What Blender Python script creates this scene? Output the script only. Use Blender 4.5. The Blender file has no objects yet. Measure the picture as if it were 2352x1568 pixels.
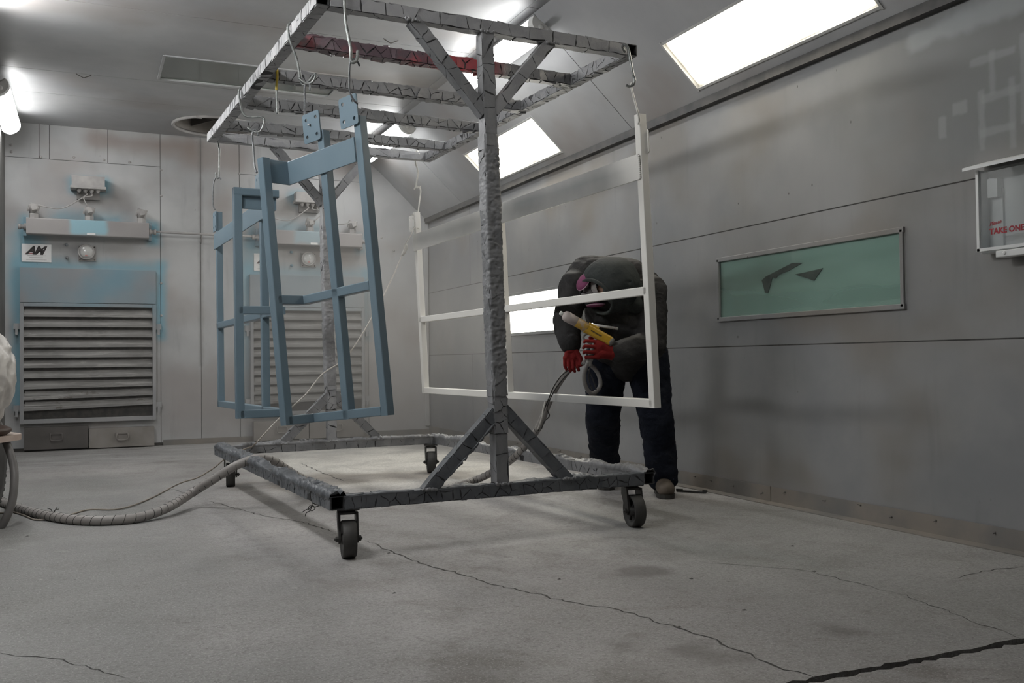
import bpy, bmesh, math, random
import numpy as np
from mathutils import Vector, Matrix

random.seed(7)
RNG = np.random.default_rng(7)
SC = bpy.context.scene
COL = SC.collection
PI = math.pi

# ------------------------------------------------------------------ camera, world, exposure
cam_d = bpy.data.cameras.new('camera')
cam_d.sensor_width = 36.0
cam_d.lens = 36.0 * 2171.74 / 2352.0
cam_d.clip_start = 0.05
cam = bpy.data.objects.new('camera', cam_d)
COL.objects.link(cam)
cr, cu, cf = Vector((0.912, -0.41, -0.011)), Vector((0.002, -0.023, 1)), Vector((0.41, 0.912, 0.02))
cr = cr.normalized(); cf = (cf - cr * cf.dot(cr)).normalized(); cu = cr.cross(cf)
cam.matrix_world = Matrix(((cr.x, cu.x, -cf.x, 0.0), (cr.y, cu.y, -cf.y, 0.0), (cr.z, cu.z, -cf.z, 0.8747), (0, 0, 0, 1)))
SC.camera = cam

world = bpy.data.worlds.new('world')
world.use_nodes = True
world.node_tree.nodes['Background'].inputs[0].default_value = (0.02, 0.02, 0.022, 1)
world.node_tree.nodes['Background'].inputs[1].default_value = 1.0
SC.world = world

SC.view_settings.view_transform = 'Standard'
SC.view_settings.look = 'None'
SC.view_settings.exposure = 0.0
SC.view_settings.gamma = 1.0
SC.view_settings.use_curve_mapping = False
SC.cycles.use_denoising = True
SC.cycles.denoiser = 'OPENIMAGEDENOISE'
SC.cycles.use_adaptive_sampling = True
SC.cycles.adaptive_threshold = 0.02
SC.cycles.volume_step_rate = 4.0
SC.cycles.max_bounces = 7
SC.cycles.diffuse_bounces = 4
SC.cycles.glossy_bounces = 3
SC.cycles.transmission_bounces = 6
SC.cycles.volume_bounces = 0
SC.cycles.use_light_tree = False
SC.cycles.transparent_max_bounces = 8
SC.cycles.sample_clamp_indirect = 6.0

STRIP_POWER = 19.0      # tube strips along the two ceiling creases
SLOPE_POWER = 10.0       # warm troffers let into the sloped panel
SIDE_POWER = 11.0       # lit wall light behind the person
LEFT_POWER = 52.0       # the stronger tubes along the left wall, outside the picture
FILL_POWER = 1.8        # unseen fill panel added on the ceiling above the picture
HAZE = 0.17

# ------------------------------------------------------------------ measured room (metres)
XR, YB, XL, YF = 3.782, 10.865, -0.757, -1.6
Z1, Z2, ZW, XC, ZC = 1.699, 0.9485, 2.568, 2.925, 3.369
A = np.array((0.99883, 0.04828, 0.0))       # rack: across
B = np.array((-0.04828, 0.99883, 0.0))      # rack: along
UP = np.array((0.0, 0.0, 1.0))
R0 = np.array((0.97876, 4.14625, 0.0))
RW_, RL, S = 1.7363, 2.9430, 0.0635
ZB, ZT, LX, LY = 0.21868, 2.48437, -0.03216, 0.05707


def RK(a, b, z):
    """a point of the rack: a across, b along, z up (the posts lean a little)"""
    k = min(max((z - ZB) / (ZT - ZB), 0.0), 1.1)
    return R0 + A * (a + LX * k) + B * (b + LY * k) + UP * z


def v3(p):
    return np.array(p, float)


def unit(v):
    v = np.array(v, float)
    return v / (np.linalg.norm(v) + 1e-12)


# ------------------------------------------------------------------ numpy noise
def _h(ix, iy, iz, s):
    n = (ix * 374761393 + iy * 668265263 + iz * 2147483647 + s * 974634777) & 0xFFFFFFFF
    n = ((n ^ (n >> 13)) * 1274126177) & 0xFFFFFFFF
    n = n ^ (n >> 16)
    return (n & 0xFFFF) / 65535.0


def vnoise(P, s=0):
    P = np.asarray(P, float)
    i = np.floor(P).astype(np.int64)
    f = P - i
    f = f * f * (3 - 2 * f)
    out = 0.0
    for dx in (0, 1):
        for dy in (0, 1):
            for dz in (0, 1):
                w = (f[:, 0] if dx else 1 - f[:, 0]) * (f[:, 1] if dy else 1 - f[:, 1]) * (f[:, 2] if dz else 1 - f[:, 2])
                out = out + w * _h(i[:, 0] + dx, i[:, 1] + dy, i[:, 2] + dz, s)
    return out


def fbm(P, s=0, o=4):
    t, a, n = 0.0, 0.5, 0.0
    for k in range(o):
        t = t + a * vnoise(np.asarray(P) * (2.03 ** k), s + k)
        n += a
        a *= 0.5
    return t / n


# ------------------------------------------------------------------ mesh builder
def frame(p0, p1, up=(0, 0, 1)):
    d = unit(v3(p1) - v3(p0))
    u = v3(up) - d * np.dot(v3(up), d)
    if np.linalg.norm(u) < 1e-4:
        u = v3((1, 0, 0)) - d * d[0]
    u = unit(u)
    return d, u, np.cross(d, u)


def rounded_rect(w, h, r, n=3):
    pts = []
    if r <= 0:
        return [(-w / 2, -h / 2), (w / 2, -h / 2), (w / 2, h / 2), (-w / 2, h / 2)]
    for cx, cy, a0 in ((w / 2 - r, h / 2 - r, 0), (-w / 2 + r, h / 2 - r, PI / 2), (-w / 2 + r, -h / 2 + r, PI), (w / 2 - r, -h / 2 + r, 1.5 * PI)):
        for k in range(n):
            a = a0 + PI / 2 * k / (n - 1)
            pts.append((cx + r * math.cos(a), cy + r * math.sin(a)))
    return pts


class MB:
    def __init__(self):
        self.v, self.f, self.sm, self.n = [], [], [], 0

    def add(self, verts, faces, smooth=False):
        verts = np.asarray(verts, float)
        self.v.append(verts)
        o = self.n
        for f in faces:
            self.f.append([i + o for i in f])
            self.sm.append(smooth)
        self.n += len(verts)
        return self

    def box(self, lo, hi):
        (x0, y0, z0), (x1, y1, z1) = lo, hi
        V = [(x0, y0, z0), (x1, y0, z0), (x1, y1, z0), (x0, y1, z0), (x0, y0, z1), (x1, y0, z1), (x1, y1, z1), (x0, y1, z1)]
        return self.add(V, [(3, 2, 1, 0), (4, 5, 6, 7), (0, 1, 5, 4), (1, 2, 6, 5), (2, 3, 7, 6), (3, 0, 4, 7)])

    def cbox(self, c, sx, sy, sz, X=(1, 0, 0), Y=(0, 1, 0), Z=(0, 0, 1)):
        c, X, Y, Z = v3(c), v3(X) * sx / 2, v3(Y) * sy / 2, v3(Z) * sz / 2
        V = [c - X - Y - Z, c + X - Y - Z, c + X + Y - Z, c - X + Y - Z, c - X - Y + Z, c + X - Y + Z, c + X + Y + Z, c - X + Y + Z]
        return self.add(V, [(3, 2, 1, 0), (4, 5, 6, 7), (0, 1, 5, 4), (1, 2, 6, 5), (2, 3, 7, 6), (3, 0, 4, 7)])

    def beam(self, p0, p1, w, h, up=(0, 0, 1), r=0.005, n=3, hollow=0.0):
        """bar from p0 to p1; h along up, w across; hollow = wall thickness of an open tube"""
        d, u, s = frame(p0, p1, up)
        p0, p1 = v3(p0), v3(p1)
        prof = rounded_rect(w, h, r, n)
        k = len(prof)
        ring = [s * -x + u * y for x, y in prof]
        V = [p0 + q for q in ring] + [p1 + q for q in ring]
        F = [(i, (i + 1) % k, k + (i + 1) % k, k + i) for i in range(k)]
        if hollow:
            pin = rounded_rect(w - 2 * hollow, h - 2 * hollow, max(r - hollow, 0.001), n)
            rin = [s * -x + u * y for x, y in pin]
            V += [p0 + q for q in rin] + [p1 + q for q in rin]
            for i in range(k):
                j = (i + 1) % k
                F += [(2 * k + j, 2 * k + i, 3 * k + i, 3 * k + j), (j, i, 2 * k + i, 2 * k + j), (k + i, k + j, 3 * k + j, 3 * k + i)]
        else:
            F += [tuple(range(k - 1, -1, -1)), tuple(range(k, 2 * k))]
        return self.add(V, F)

    def tube(self, pts, r, n=8, closed=True, smooth=True):
        P = [v3(p) for p in pts]
        m = len(P)
        rr = r if hasattr(r, '__len__') else [r] * m
        T = [unit(P[min(i + 1, m - 1)] - P[max(i - 1, 0)]) for i in range(m)]
        u = np.cross(T[0], (0.3, 0.2, 0.9))
        if np.linalg.norm(u) < 1e-3:
            u = np.cross(T[0], (1, 0, 0))
        u = unit(u)
        V, F = [], []
        for i in range(m):
            u = unit(u - T[i] * np.dot(u, T[i]))
            w = np.cross(T[i], u)
            for k in range(n):
                a = 2 * PI * k / n
                V.append(P[i] + (u * math.cos(a) + w * math.sin(a)) * rr[i])
        for i in range(m - 1):
            for k in range(n):
                j = (k + 1) % n
                F.append((i * n + k, i * n + j, (i + 1) * n + j, (i + 1) * n + k))
        if closed:
            F += [tuple(range(n - 1, -1, -1)), tuple(range((m - 1) * n, m * n))]
        return self.add(V, F, smooth)

    def lathe(self, prof, c, axis=(0, 0, 1), n=24, smooth=True):
        """prof: (radius, height along axis)"""
        d = unit(axis)
        u = unit(np.cross(d, (0.31, 0.95, 0.1) if abs(d[1]) < 0.9 else (1, 0, 0.1)))
        w = np.cross(d, u)
        c = v3(c)
        V, F = [], []
        for r, z in prof:
            for k in range(n):
                a = 2 * PI * k / n
                V.append(c + d * z + (u * math.cos(a) + w * math.sin(a)) * max(r, 1e-5))
        for i in range(len(prof) - 1):
            for k in range(n):
                j = (k + 1) % n
                F.append((i * n + k, i * n + j, (i + 1) * n + j, (i + 1) * n + k))
        F += [tuple(range(n - 1, -1, -1)), tuple(range((len(prof) - 1) * n, len(prof) * n))]
        return self.add(V, F, smooth)

    def capsule(self, p0, r0, p1, r1, n=14, flat=1.0, fdir=None):
        p0, p1 = v3(p0), v3(p1)
        d = unit(p1 - p0) if np.linalg.norm(p1 - p0) > 1e-6 else v3((0, 0, 1))
        if fdir is None:
            fdir = (0.3, 0.9, 0.2)
        u = v3(fdir) - d * np.dot(v3(fdir), d)
        u = unit(u if np.linalg.norm(u) > 1e-3 else np.cross(d, (0, 0, 1.01)))
        w = np.cross(d, u)
        rings = []
        for k in range(5):
            a = PI / 2 * (1 - k / 4)
            rings.append((p0 - d * r0 * math.sin(a), r0 * math.cos(a)))
        for k in range(5):
            a = PI / 2 * k / 4
            rings.append((p1 + d * r1 * math.sin(a), r1 * math.cos(a)))
        V, F = [], []
        for c, r in rings:
            r = max(r, 1e-4)
            for k in range(n):
                a = 2 * PI * k / n
                V.append(c + u * math.cos(a) * r * flat + w * math.sin(a) * r)
        m = len(rings)
        for i in range(m - 1):
            for k in range(n):
                j = (k + 1) % n
                F.append((i * n + k, i * n + j, (i + 1) * n + j, (i + 1) * n + k))
        F += [tuple(range(n - 1, -1, -1)), tuple(range((m - 1) * n, m * n))]
        return self.add(V, F, True)

    def ellipsoid(self, c, X, Y, Z, n=20, m=12, cut=None):
        """axes are full vectors; cut(px,py,pz) on the unit sphere drops faces"""
        c, X, Y, Z = v3(c), v3(X), v3(Y), v3(Z)
        V, F, U = [], [], []
        for i in range(m + 1):
            t = PI * i / m
            for k in range(n):
                a = 2 * PI * k / n
                q = (math.sin(t) * math.cos(a), math.sin(t) * math.sin(a), math.cos(t))
                U.append(q)
                V.append(c + X * q[0] + Y * q[1] + Z * q[2])
        for i in range(m):
            for k in range(n):
                j = (k + 1) % n
                f = (i * n + k, (i + 1) * n + k, (i + 1) * n + j, i * n + j)
                if cut:
                    q = np.mean([U[t] for t in f], axis=0)
                    if cut(*q):
                        continue
                F.append(f)
        return self.add(V, F, True)

    def plate(self, outer, holes, o, X, Y, t):
        """flat sheet with holes: 2D outlines in the frame o, X, Y; thickness t along X x Y (front at +t)"""
        bm = bmesh.new()
        for loop in [outer] + list(holes):
            vs = [bm.verts.new((p[0], p[1], 0)) for p in loop]
            for i in range(len(vs)):
                bm.edges.new((vs[i], vs[(i + 1) % len(vs)]))
        bmesh.ops.triangle_fill(bm, use_beauty=True, use_dissolve=False, edges=bm.edges[:], normal=(0, 0, 1))
        bm.verts.index_update()
        V2 = [(v.co.x, v.co.y) for v in bm.verts]
        T = [[v.index for v in f.verts] for f in bm.faces]
        bm.free()
        o, X, Y = v3(o), unit(X), unit(Y)
        N = np.cross(X, Y)
        k = len(V2)
        V = [o + X * a + Y * b + N * t for a, b in V2] + [o + X * a + Y * b for a, b in V2]
        F = []
        for q in T:
            a, b, c = (np.array(V2[i]) for i in q)
            if (b[0] - a[0]) * (c[1] - a[1]) - (b[1] - a[1]) * (c[0] - a[0]) < 0:
                q = q[::-1]
            F.append(tuple(q))
            F.append(tuple(i + k for i in q[::-1]))
        base = 0
        for li, loop in enumerate([outer] + list(holes)):
            m = len(loop)
            ar = sum(loop[i][0] * loop[(i + 1) % m][1] - loop[(i + 1) % m][0] * loop[i][1] for i in range(m))
            flip = (ar < 0) != (li > 0)
            for i in range(m):
                a, b = base + i, base + (i + 1) % m
                F.append((a, b, b + k, a + k) if flip else (b, a, a + k, b + k))
            base += m
        return self.add(V, F)

    def sphere(self, c, r, n=12, m=8):
        return self.ellipsoid(c, (r, 0, 0), (0, r, 0), (0, 0, r), n, m)

    def build(self, name, mat, parent=None, **props):
        me = bpy.data.meshes.new(name)
        V = np.concatenate(self.v) if self.v else np.zeros((0, 3))
        loc = np.array((0.0, 0.0, 0.0))
        if parent is not None:
            loc = world_loc(parent)
        V = V - loc
        me.from_pydata(V.tolist(), [], self.f)
        me.polygons.foreach_set('use_smooth', self.sm)
        me.materials.append(mat)
        me.update()
        o = bpy.data.objects.new(name, me)
        COL.objects.link(o)
        if parent is not None:
            o.parent = parent
        for k, val in props.items():
            o[k] = val
        return o


def world_loc(o):
    p = np.array((0.0, 0.0, 0.0))
    while o is not None:
        p = p + np.array(o.location)
        o = o.parent
    return p


def thing(name, label, cat, loc, group=None, kind=None):
    o = bpy.data.objects.new(name, None)
    o.empty_display_size = 0.1
    COL.objects.link(o)
    o.location = tuple(loc)
    if label:
        o['label'] = label
    if cat:
        o['category'] = cat
    if group:
        o['group'] = group
    if kind:
        o['kind'] = kind
    return o


def structure(name, loc=(0, 0, 0)):
    return thing(name, None, None, loc, kind='structure')


def tag(o, label, cat, group=None, kind=None):
    o['label'] = label
    o['category'] = cat
    if group:
        o['group'] = group
    if kind:
        o['kind'] = kind
    return o


def single(mb, name, mat, label, cat, group=None, kind=None):
    """a thing that is one mesh, with its origin at the base of the mesh"""
    V = np.concatenate(mb.v)
    c = (V.min(0) + V.max(0)) / 2
    c[2] = V[:, 2].min()
    mb.v = [V - c]
    o = mb.build(name, mat)
    o.location = tuple(c)
    return tag(o, label, cat, group, kind)


def smooth_path(pts, k=8):
    P = [v3(p) for p in pts]
    P = [2 * P[0] - P[1]] + P + [2 * P[-1] - P[-2]]
    out = []
    for i in range(1, len(P) - 2):
        a, b, c, d = P[i - 1], P[i], P[i + 1], P[i + 2]
        for t in np.linspace(0, 1, k, endpoint=False):
            out.append(0.5 * ((2 * b) + (c - a) * t + (2 * a - 5 * b + 4 * c - d) * t * t + (3 * b - a - 3 * c + d) * t ** 3))
    out.append(P[-2])
    return out


def bake_mods(o):
    dg = bpy.context.evaluated_depsgraph_get()
    me = bpy.data.meshes.new_from_object(o.evaluated_get(dg))
    o.modifiers.clear()
    o.data = me
    return o


def fuse(o, voxel, smooth_it=6):
    """melt overlapping closed pieces into one continuous surface"""
    m = o.modifiers.new('r', 'REMESH')
    m.mode = 'VOXEL'
    m.voxel_size = voxel
    m.use_smooth_shade = True
    s = o.modifiers.new('s', 'SMOOTH')
    s.iterations = smooth_it
    s.factor = 0.5
    return bake_mods(o)


def rumple(o, amp, freq, seed=0, stretch=(1, 1, 1), ridge=False):
    me = o.data
    n = len(me.vertices)
    P = np.empty(n * 3)
    N = np.empty(n * 3)
    me.vertices.foreach_get('co', P)
    me.vertices.foreach_get('normal', N)
    P, N = P.reshape(-1, 3), N.reshape(-1, 3)
    q = fbm(P * freq * np.array(stretch) + 31.0, seed, 3)
    q = (1 - np.abs(2 * q - 1) * 2.2) if ridge else (q - 0.5) * 2
    me.vertices.foreach_set('co', (P + N * (q * amp)[:, None]).ravel())
    me.update()


# ------------------------------------------------------------------ materials
def _lin(c):
    return tuple(((x / 255 + 0.055) / 1.055) ** 2.4 if x > 10 else x / 255 / 12.92 for x in c) + (1.0,)


class NT:
    """small helper for node trees"""

    def __init__(self, name):
        self.m = bpy.data.materials.new(name)
        self.m.use_nodes = True
        self.t = self.m.node_tree
        self.b = self.t.nodes['Principled BSDF']
        self.out = self.t.nodes['Material Output']
        self.co = self.t.nodes.new('ShaderNodeNewGeometry').outputs['Position']

    def link(self, a, b):
        self.t.links.new(a, b)

    def put(self, sock, val):
        if hasattr(val, 'is_linked') or isinstance(val, bpy.types.NodeSocket):
            self.link(val, sock)
        else:
            sock.default_value = val

    def noise(self, scale, detail=4, rough=0.55, dist=0.0, co=None):
        n = self.t.nodes.new('ShaderNodeTexNoise')
        n.inputs['Scale'].default_value = scale
        n.inputs['Detail'].default_value = detail
        n.inputs['Roughness'].default_value = rough
        n.inputs['Distortion'].default_value = dist
        self.link(co or self.co, n.inputs['Vector'])
        return n.outputs['Fac']

    def scaled(self, s):
        n = self.t.nodes.new('ShaderNodeMapping')
        n.inputs['Scale'].default_value = s
        self.link(self.co, n.inputs['Vector'])
        return n.outputs['Vector']

    def voro(self, scale, feature='F1', out='Distance', co=None, rnd=1.0):
        n = self.t.nodes.new('ShaderNodeTexVoronoi')
        n.feature = feature
        n.inputs['Scale'].default_value = scale
        n.inputs['Randomness'].default_value = rnd
        self.link(co or self.co, n.inputs['Vector'])
        return n.outputs[out]

    def math(self, op, a, b=0.0, c=0.0):
        n = self.t.nodes.new('ShaderNodeMath')
        n.operation = op
        for i, x in enumerate((a, b, c)):
            self.put(n.inputs[i], x)
        return n.outputs[0]

    def ramp(self, x, lo, hi, a=0.0, b=1.0):
        n = self.t.nodes.new('ShaderNodeMapRange')
        n.interpolation_type = 'SMOOTHSTEP'
        self.put(n.inputs['Value'], x)
        n.inputs['From Min'].default_value = lo
        n.inputs['From Max'].default_value = hi
        n.inputs['To Min'].default_value = a
        n.inputs['To Max'].default_value = b
        return n.outputs[0]

    def mix(self, fac, a, b):
        n = self.t.nodes.new('ShaderNodeMix')
        n.data_type = 'RGBA'
        self.put(n.inputs[0], fac)
        self.put(n.inputs[6], a)
        self.put(n.inputs[7], b)
        return n.outputs[2]

    def xyz(self):
        n = self.t.nodes.new('ShaderNodeSeparateXYZ')
        self.link(self.co, n.inputs[0])
        return n.outputs

    def boxmask(self, c, h, soft=0.05, wob=0.0, wscale=6.0):
        """1 inside the box centred c with half sizes h (None = any), soft edge, wobbled by noise"""
        o = self.xyz()
        w = self.math('MULTIPLY', self.math('SUBTRACT', self.noise(wscale, 3), 0.5), wob * 2) if wob else None
        r = None
        for i in range(3):
            if h[i] is None:
                continue
            d = self.math('ABSOLUTE', self.math('SUBTRACT', o[i], c[i]))
            if w is not None:
                d = self.math('ADD', d, w)
            k = self.ramp(d, h[i] - soft, h[i] + soft, 1.0, 0.0)
            r = k if r is None else self.math('MULTIPLY', r, k)
        return r

    def bump(self, h, strength=0.3, dist=0.01, prev=None):
        n = self.t.nodes.new('ShaderNodeBump')
        n.inputs['Strength'].default_value = strength
        n.inputs['Distance'].default_value = dist
        self.link(h, n.inputs['Height'])
        if prev is not None:
            self.link(prev, n.inputs['Normal'])
        self.link(n.outputs[0], self.b.inputs['Normal'])
        return n.outputs[0]

    def done(self, col, rough=0.5, metal=0.0, spec=0.5, **kw):
        self.put(self.b.inputs['Base Color'], col)
        self.put(self.b.inputs['Roughness'], rough)
        self.put(self.b.inputs['Metallic'], metal)
        self.b.inputs['Specular IOR Level'].default_value = spec
        for k, val in kw.items():
            self.put(self.b.inputs[k.replace('_', ' ')], val)
        return self.m


def paint(name, c1, c2, scale=3.0, rough=0.5, metal=0.0, bump=0.0, bscale=60, spec=0.5, detail=4):
    t = NT(name)
    f = t.ramp(t.noise(scale, detail), 0.3, 0.7)
    if bump:
        t.bump(t.noise(bscale, 3), bump, 0.004)
    return t.done(t.mix(f, c1 + (1,), c2 + (1,)), rough, metal, spec)


def glow(name, col, power, edge=None):
    t = NT(name)
    t.b.inputs['Emission Color'].default_value = col + (1,)
    t.b.inputs['Emission Strength'].default_value = power
    if edge:
        e = t.mix(edge(t), (col[0] * 0.03, col[1] * 0.027, col[2] * 0.021, 1), col + (1,))
        t.link(e, t.b.inputs['Emission Color'])
    return t.done((0.8, 0.8, 0.78, 1), 0.4)


def m_sheet(name, c1, c2, brown, rough=0.48, specks=0.0, blue=False, extra=None, streak=0.25):
    """powder-dusted steel sheet: mottled grey with brownish clouds, fine streaks and specks"""
    t = NT(name)
    col = t.mix(t.ramp(t.noise(0.9, 5, 0.6), 0.34, 0.66), c1 + (1,), c2 + (1,))
    col = t.mix(t.math('MULTIPLY', t.ramp(t.noise(0.7, 3, 0.5, co=t.scaled((1.3, 1.3, 1.7))), 0.5, 0.72), 0.7), col, brown + (1,))
    st = t.ramp(t.noise(9, 4, 0.6, co=t.scaled((1.0, 1.0, 0.12))), 0.55, 0.8)
    col = t.mix(t.math('MULTIPLY', st, streak), col, (c1[0] * 0.62, c1[1] * 0.62, c1[2] * 0.62, 1))
    if blue:
        base = col
        bl = (0.19, 0.36, 0.44, 1)
        for cx in (0.03, 2.31):
            k = 1.0 if cx < 1 else 0.62
            for c, h, s, w in (((cx, 0, 2.42), (0.36, None, 0.055), 0.09, 0.10), ((cx, 0, 2.76), (0.20, None, 0.07), 0.06, 0.10), ((cx - 0.6, 0, 1.86), (0.13, None, 0.42), 0.13, 0.10),
                               ((cx, 0, 1.91), (0.74, None, 0.05), 0.09, 0.06), ((cx + 0.70, 0, 1.55), (0.05, None, 0.42), 0.05, 0.05), ((cx - 0.67, 0, 1.2), (0.05, None, 0.8), 0.06, 0.05),
                               ((cx + 0.63, 0, 2.28), (0.06, None, 0.12), 0.05, 0.05), ((cx - 0.62, 0, 2.3), (0.05, None, 0.14), 0.05, 0.05)):
                col = t.mix(t.math('MULTIPLY', t.boxmask(c, h, s, w, 3.0), k), col, bl)
    if extra:
        col = extra(t, col)
    if specks:
        d = t.voro(9.0, co=t.scaled((1, 1, 0.6)))
        r = t.ramp(d, 0.03, 0.055, 1.0, 0.0)
        keep = t.ramp(t.noise(0.8, 2), 0.42, 0.6)
        col = t.mix(t.math('MULTIPLY', t.math('MULTIPLY', r, keep), specks), col, (0.03, 0.025, 0.022, 1))
    b = t.bump(t.noise(1.6, 2, 0.4), 0.12, 0.05)
    t.bump(t.noise(70, 3), 0.05, 0.003, b)
    ro = t.ramp(t.noise(1.5, 3), 0.3, 0.7, rough - 0.06, rough + 0.10)
    return t.done(col, ro, 0.0, 0.5)


def back_marks(t, col):
    """rusty brown smears under the ceiling and a dark weathered seam on the back wall"""
    for c, h, s_, w, k in (((0.55, 0, 3.25), (0.55, None, 0.10), 0.10, 0.12, 0.75), ((1.30, 0, 3.18), (0.35, None, 0.16), 0.12, 0.14, 0.6), ((-0.25, 0, 2.6), (0.35, None, 0.30), 0.2, 0.3, 0.3), ((1.35, 0, 0.5), (0.6, None, 0.35), 0.2, 0.25, 0.45), ((3.3, 0, 0.8), (0.5, None, 0.8), 0.3, 0.4, 0.35)):
        col = t.mix(t.math('MULTIPLY', t.boxmask(c, h, s_, w, 2.2), k), col, (0.25, 0.205, 0.185, 1))
    col = t.mix(t.math('MULTIPLY', t.boxmask((1.146, 0, 2.1), (0.022, None, 1.25), 0.02, 0.03, 7), 0.5), col, (0.17, 0.165, 0.16, 1))
    col = t.mix(t.math('MULTIPLY', t.boxmask((0.32, 0, 2.62), (0.16, None, 0.13), 0.12, 0.14, 2.5), 0.55), col, (0.17, 0.155, 0.145, 1))
    col = t.mix(t.math('MULTIPLY', t.boxmask((2.02, 0, 2.62), (0.16, None, 0.13), 0.12, 0.14, 2.5), 0.5), col, (0.19, 0.165, 0.145, 1))
    return col


def wall_marks(t, col):
    """old overspray outlines and a cleaned, taped patch high on the right wall"""
    col = t.mix(t.math('MULTIPLY', t.boxmask((XR, 2.75, 2.12), (None, 0.72, 0.33), 0.08, 0.08, 3), 0.45), col, (0.13, 0.142, 0.142, 1))
    col = t.mix(t.math('MULTIPLY', t.boxmask((XR, 2.6, 2.3), (None, 1.35, 0.32), 0.30, 0.35, 1.5), 0.55), col, (0.12, 0.128, 0.128, 1))
    for cy, cz, hy, hz in ((3.02, 2.24, 0.12, 0.018), (3.02, 2.17, 0.015, 0.10), (2.98, 2.06, 0.10, 0.018), (3.08, 1.96, 0.016, 0.14), (2.92, 1.96, 0.016, 0.16), (3.0, 1.9, 0.09, 0.016), (2.86, 2.1, 0.016, 0.2), (3.2, 2.05, 0.04, 0.03), (3.3, 1.98, 0.02, 0.05)):
        col = t.mix(t.math('MULTIPLY', t.boxmask((XR, cy, cz), (None, hy, hz), 0.010, 0.016, 9), 0.40), col, (0.31, 0.33, 0.33, 1))
    col = t.mix(t.math('MULTIPLY', t.boxmask((XR, 3.0, 2.45), (None, 0.5, 0.05), 0.03, 0.05, 5), 0.45), col, (0.36, 0.39, 0.40, 1))
    return col


M = {}
M['wall_r'] = m_sheet('wall_sheet_right', (0.195, 0.199, 0.208), (0.255, 0.255, 0.257), (0.185, 0.165, 0.143), 0.46, 0.9, extra=wall_marks)
M['wall_b'] = m_sheet('wall_sheet_back', (0.345, 0.35, 0.355), (0.46, 0.465, 0.47), (0.265, 0.225, 0.20), 0.55, 0.35, blue=True, streak=0.45, extra=back_marks)
M['ceil'] = m_sheet('ceiling_sheet', (0.335, 0.34, 0.35), (0.41, 0.415, 0.42), (0.30, 0.27, 0.25), 0.50, 0.3, streak=0.1)
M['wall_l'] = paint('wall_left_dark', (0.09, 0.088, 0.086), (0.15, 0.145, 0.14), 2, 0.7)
M['seam'] = paint('seam_dark', (0.03, 0.03, 0.03), (0.06, 0.055, 0.05), 20, 0.8)
M['trim'] = paint('trim_dark', (0.045, 0.045, 0.045), (0.08, 0.076, 0.073), 8, 0.6)
M['base'] = paint('baseboard_metal', (0.15, 0.146, 0.14), (0.225, 0.20, 0.175), 3, 0.6, bump=0.2)
M['screw'] = paint('screw_dark', (0.06, 0.055, 0.05), (0.12, 0.11, 0.1), 50, 0.6)
M['lens'] = glow('strip_diffuser', (1.0, 1.0, 0.985), STRIP_POWER)
M['lens_left'] = glow('strip_diffuser_left', (1.0, 1.0, 0.99), LEFT_POWER)
M['body'] = paint('lamp_housing', (0.42, 0.42, 0.41), (0.55, 0.55, 0.54), 6, 0.5)
M['black'] = paint('black_void', (0.004, 0.004, 0.004), (0.008, 0.008, 0.008), 5, 0.9)


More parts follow.
